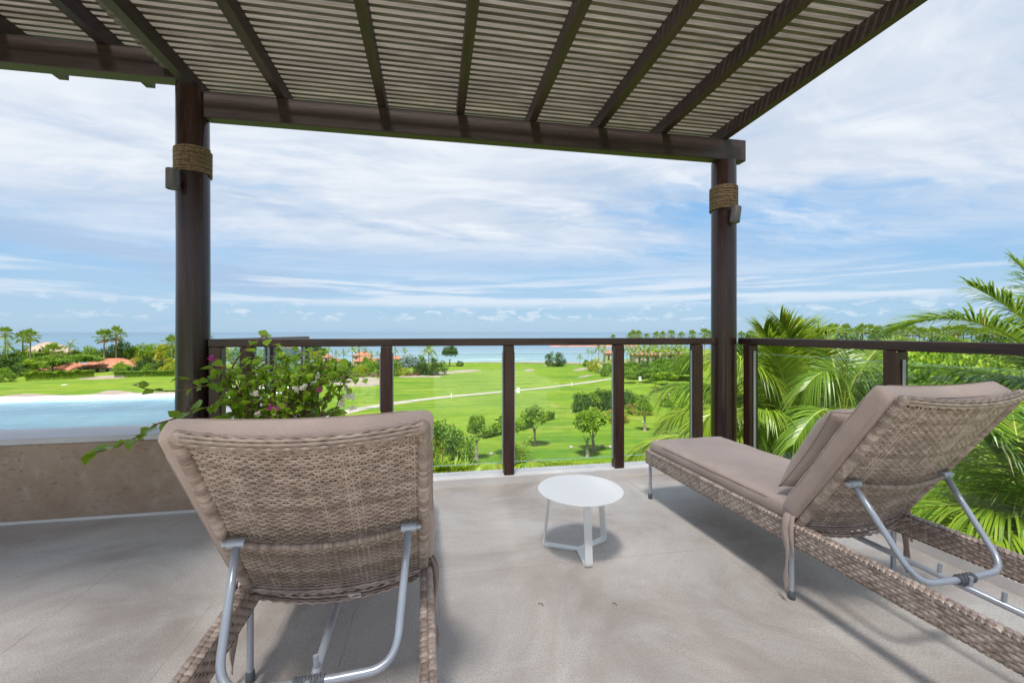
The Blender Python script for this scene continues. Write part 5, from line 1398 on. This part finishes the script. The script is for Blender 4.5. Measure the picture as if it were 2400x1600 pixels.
# ------------------------------------------------------------------ bougainvillea in a stone trough
def bougainvillea():
    m0 = (-.98, 2.93, 0)
    tr = thing('planter', m0, 'pale stone trough holding the bougainvillea behind the left lounger', 'planter')
    m = MB(); m.bbox(-1.20, -.66, 2.80, 2.825, 0, .46, .005); m.bbox(-1.20, -.66, 3.005, 3.035, 0, .46, .005); m.bbox(-1.20, -1.175, 2.826, 3.004, 0, .46, .005); m.bbox(-.685, -.66, 2.826, 3.004, 0, .46, .005); m.box(-1.174, -.686, 2.827, 3.003, .02, .06)
    m.build('trough', M['kerb'], tr); m = MB(); m.grid(lambda u, v: (-1.172+.484*u, 2.828+.174*v, .42+.015*mnoise.noise(Vector((u*9, v*4, 0)))), 24, 8); m.build('soil', M['soil'], tr)
    t = thing('bougainvillea', (-.98, 2.92, .42), 'trailing bougainvillea with magenta and white bracts by the left column', 'plant')
    rnd = random.Random(4)
    leaves = []
    def leaf_mesh(v):
        r = random.Random(v); m = MB(); prof = [(0, 0), (.16, .30), (.38, .40), (.62, .30), (.82, .14), (1.0, 0)]
        cup = r.uniform(.05, .16); curl = r.uniform(.05, .22)
        mid = [(x, 0, -curl*x*x) for x, w in prof]; b = 0; m.v = list(mid)
        L = []; Rr = []
        for x, w in prof[1:-1]:
            L.append(len(m.v)); m.v.append((x, w, cup*w*2-curl*x*x)); Rr.append(len(m.v)); m.v.append((x, -w, cup*w*2-curl*x*x))
        for side, S in ((1, L), (-1, Rr)):
            f = [(0, 1, S[0])]+[(i+1, i+2, S[i+1], S[i]) for i in range(3)]+[(4, 5, S[3])]
            for q in f: m.face(*(q if side < 0 else q[::-1]))
        me = m.mesh('leaf'); me.materials.append(M['boug']); return me
    LM = [leaf_mesh(v) for v in range(5)]
    def leaf_at(p, d, n, L): leaves.append((Vector(p), Vector(d).normalized(), Vector(n).normalized(), L))
    def branch(pts, r0, lsize, every, side_tw=True, start=.0):
        P = [Vector(p) for p in pts]; fine = []
        for i in range(len(P)-1):
            p0, p1, p2, p3 = P[max(i-1, 0)], P[i], P[i+1], P[min(i+2, len(P)-1)]
            for k in range(6):
                q = k/6; fine.append(.5*((2*p1)+(p2-p0)*q+(2*p0-5*p1+4*p2-p3)*q*q+(3*p1-p0-3*p2+p3)*q**3))
        fine.append(P[-1])
        m = MB(); m.tube(fine, lambda q: r0*(1-.75*q)+.0008, 6); m.build('branch', M['stem'], t, True, True)
        acc = 0; L = sum((b-a).length for a, b in zip(fine, fine[1:])); run = 0; sg = 1
        for a, b in zip(fine, fine[1:]):
            run += (b-a).length; acc += (b-a).length
            if acc >= every and run/L > start:
                acc = 0; sg = -sg; tg = (b-a).normalized(); side = tg.cross(Vector((0, 0, 1)))
                side = side.normalized() if side.length > .05 else Vector((1, 0, 0))
                for rep in range(1 if rnd.random() < .6 else 2):
                    d = side*(sg*rnd.uniform(.4, 1))+tg*rnd.uniform(.1, .8)+Vector((0, -.25, rnd.uniform(-.55, .35)))+rvec(rnd)*.35
                    leaf_at(b, d, Vector((0, -.45, .9))+rvec(rnd)*.5, lsize*rnd.uniform(.75, 1.3))
        return fine
    def path(px, Ys): return [onY(x, y, Ys[0]+(Ys[1]-Ys[0])*i/(len(px)-1)) for i, (x, y) in enumerate(px)]
    root = Vector((-1.0, 2.93, .43))
    R_ = lambda dx: [root+Vector((dx, 0, 0))]
    main = [
      (R_(-.15)+path([(575, 955), (531, 939), (492, 953), (448, 962), (412, 979), (364, 995), (335, 1016), (299, 1034), (254, 1052), (204, 1066)], (2.96, 2.82)), .006, .074, .042),
      (R_(-.1)+path([(560, 930), (516, 903), (466, 906), (418, 915), (373, 915), (335, 909), (314, 900)], (2.98, 2.86)), .0055, .052, .040),
      (R_(-.1)+path([(560, 915), (531, 891), (478, 889), (440, 890), (412, 888)], (2.98, 2.88)), .005, .062, .040),
      (R_(-.05)+path([(545, 960), (533, 921), (540, 879), (550, 850), (576, 818), (605, 797), (620, 786), (632, 801), (649, 811), (664, 828), (673, 842), (669, 862)], (3.0, 3.06)), .0055, .070, .050),
      (R_(.0)+path([(600, 930), (579, 886), (601, 867), (630, 848), (656, 836), (681, 828), (715, 820)], (3.02, 3.08)), .005, .066, .045),
      (R_(.1)+path([(700, 930), (725, 879), (758, 848), (798, 842)], (3.02, 2.96)), .005, .064, .040),
      (R_(.15)+path([(720, 940), (749, 893), (783, 889), (817, 886), (843, 879), (858, 893)], (3.0, 2.92)), .0045, .050, .034),
      (R_(.2)+path([(740, 960), (775, 930), (800, 905), (812, 895)], (2.98, 2.92)), .0045, .056, .034),
      (R_(.2)+path([(760, 975), (795, 965), (806, 985)], (2.95, 2.88)), .004, .056, .030),
      (R_(-.2)+path([(560, 975), (520, 985), (500, 1000)], (2.95, 2.88)), .004, .060, .034),
      (R_(-.1)+path([(540, 900), (505, 870), (500, 848)], (2.98, 2.92)), .0045, .062, .040),
      (R_(.12)+path([(705, 930), (720, 890), (745, 868), (775, 858), (812, 862)], (2.98, 2.9)), .004, .056, .032),
      (R_(.15)+path([(730, 925), (760, 895), (800, 880), (838, 872)], (2.96, 2.88)), .004, .050, .032),
      (R_(-.12)+path([(560, 900), (545, 872), (522, 860), (505, 868)], (2.96, 2.9)), .004, .06, .038),
      (R_(0)+path([(620, 900), (612, 868), (590, 850), (575, 862)], (3.0, 2.95)), .004, .066, .040)]
    tips = []
    for pts, r, ls, ev in main: tips.append(branch(pts, r, ls, ev, start=.12)[-1])
    for k in range(20):
        px = rnd.uniform(545, 800); e = onY(px, rnd.uniform(822, 885), rnd.uniform(2.92, 3.12)); st = root+Vector(((px-660)*.0016, rnd.uniform(-.06, .06), 0)); mid = st.lerp(e, .55)+Vector((rnd.uniform(-.08, .08), 0, rnd.uniform(0, .05)))
        branch([st, mid, e, e+Vector((rnd.uniform(-.12, .12), -.03, rnd.uniform(-.03, .05)))], .0036, .046, .030, start=.42)
    for k in range(58):
        px, py = rnd.uniform(515, 800), rnd.uniform(866, 975); Y = rnd.uniform(2.86, 3.18)
        if py < 900 and px < 560: py += 40
        e = onY(px, py, Y); st = root+Vector((rnd.uniform(-.28, .28), rnd.uniform(-.06, .06), 0)); mid = st.lerp(e, .5)+Vector((rnd.uniform(-.1, .1), rnd.uniform(-.05, .05), rnd.uniform(0, .1)))
        tw = e+Vector((rnd.uniform(-.10, .10), rnd.uniform(-.05, .02), rnd.uniform(-.05, .06)))
        branch([st, mid, e, tw], .0042, .048, .022, start=.30)
    rnd.shuffle(leaves)
    # the largest-looking 300 leaves one by one, the others as one mass
    eye = Vector((0, 0, HC)); leaves.sort(key=lambda q: (q[0]-eye).length/q[3])
    def mat_of(p, d, n, L):
        y = n.cross(d); y = y.normalized() if y.length > 1e-4 else d.orthogonal().normalized(); z = d.cross(y)
        return Matrix.Translation(p) @ Matrix((d, y, z)).transposed().to_4x4() @ Matrix.Diagonal((L, L, L, 1))
    inv = t.matrix_basis.inverted()
    for p, d, n, L in leaves[:300]:
        o = bpy.data.objects.new('leaf', rnd.choice(LM)); C.objects.link(o); o.parent = t; o.matrix_basis = inv @ mat_of(p, d, n, L)
    m = MB()
    for p, d, n, L in leaves[300:]:
        X = mat_of(p, d, n, L); me = rnd.choice(LM); b = len(m.v)
        m.v += [tuple(X @ v.co) for v in me.vertices]
        for f in me.polygons: m.face(*[b+i for i in f.vertices])
    tag(m.build('foliage', M['boug'], t), kind='stuff')
    def bract(p, k, mat, nm):
        m = MB()
        for j in range(9):
            dd = (rvec(rnd)+Vector((0, -.3, .4))).normalized(); q = p+rvec(rnd)*k*.35; add_leaf(m, q, dd, rvec(rnd), k*.85, k*.75)
        m.build(nm, mat, t)
    for px, py, k, Y in [(497, 842, .028, 2.93), (503, 853, .018, 2.93), (518, 859, .026, 2.93), (751, 915, .024, 2.84), (633, 957, .024, 2.82), (652, 956, .020, 2.82)]: bract(onY(px, py, Y), k, M['bract'], 'magenta_bract')
    for px, py, k, Y in [(598, 925, .034, 2.84), (745, 880, .028, 2.85), (736, 897, .022, 2.85), (813, 915, .034, 2.92), (822, 930, .040, 2.92), (800, 947, .040, 2.92), (828, 955, .034, 2.92), (805, 930, .03, 2.92), (697, 910, .036, 2.85), (712, 908, .036, 2.85), (605, 972, .024, 2.82)]: bract(onY(px, py, Y), k, M['bractw'], 'white_bract')
bougainvillea()
# small dry leaves lying on the terrace
for px, py, s_, lb in [(1261, 1415, .030, 'small dry twig on the tiles in front of the side table'), (1435, 1415, .022, 'tiny dry leaf on the tiles right of the side table')]:
    d = 1150/(py-HZ); p = cam2w((px-1200)/FPX*d, d, .004); m = MB(); m.tube([p, p+Vector((s_*.5, -s_*.2, .003)), p+Vector((s_*.6, -s_*.7, 0))], .0016, 5); tag(m.build('dry_twig', M['stem']), lb, 'twig')
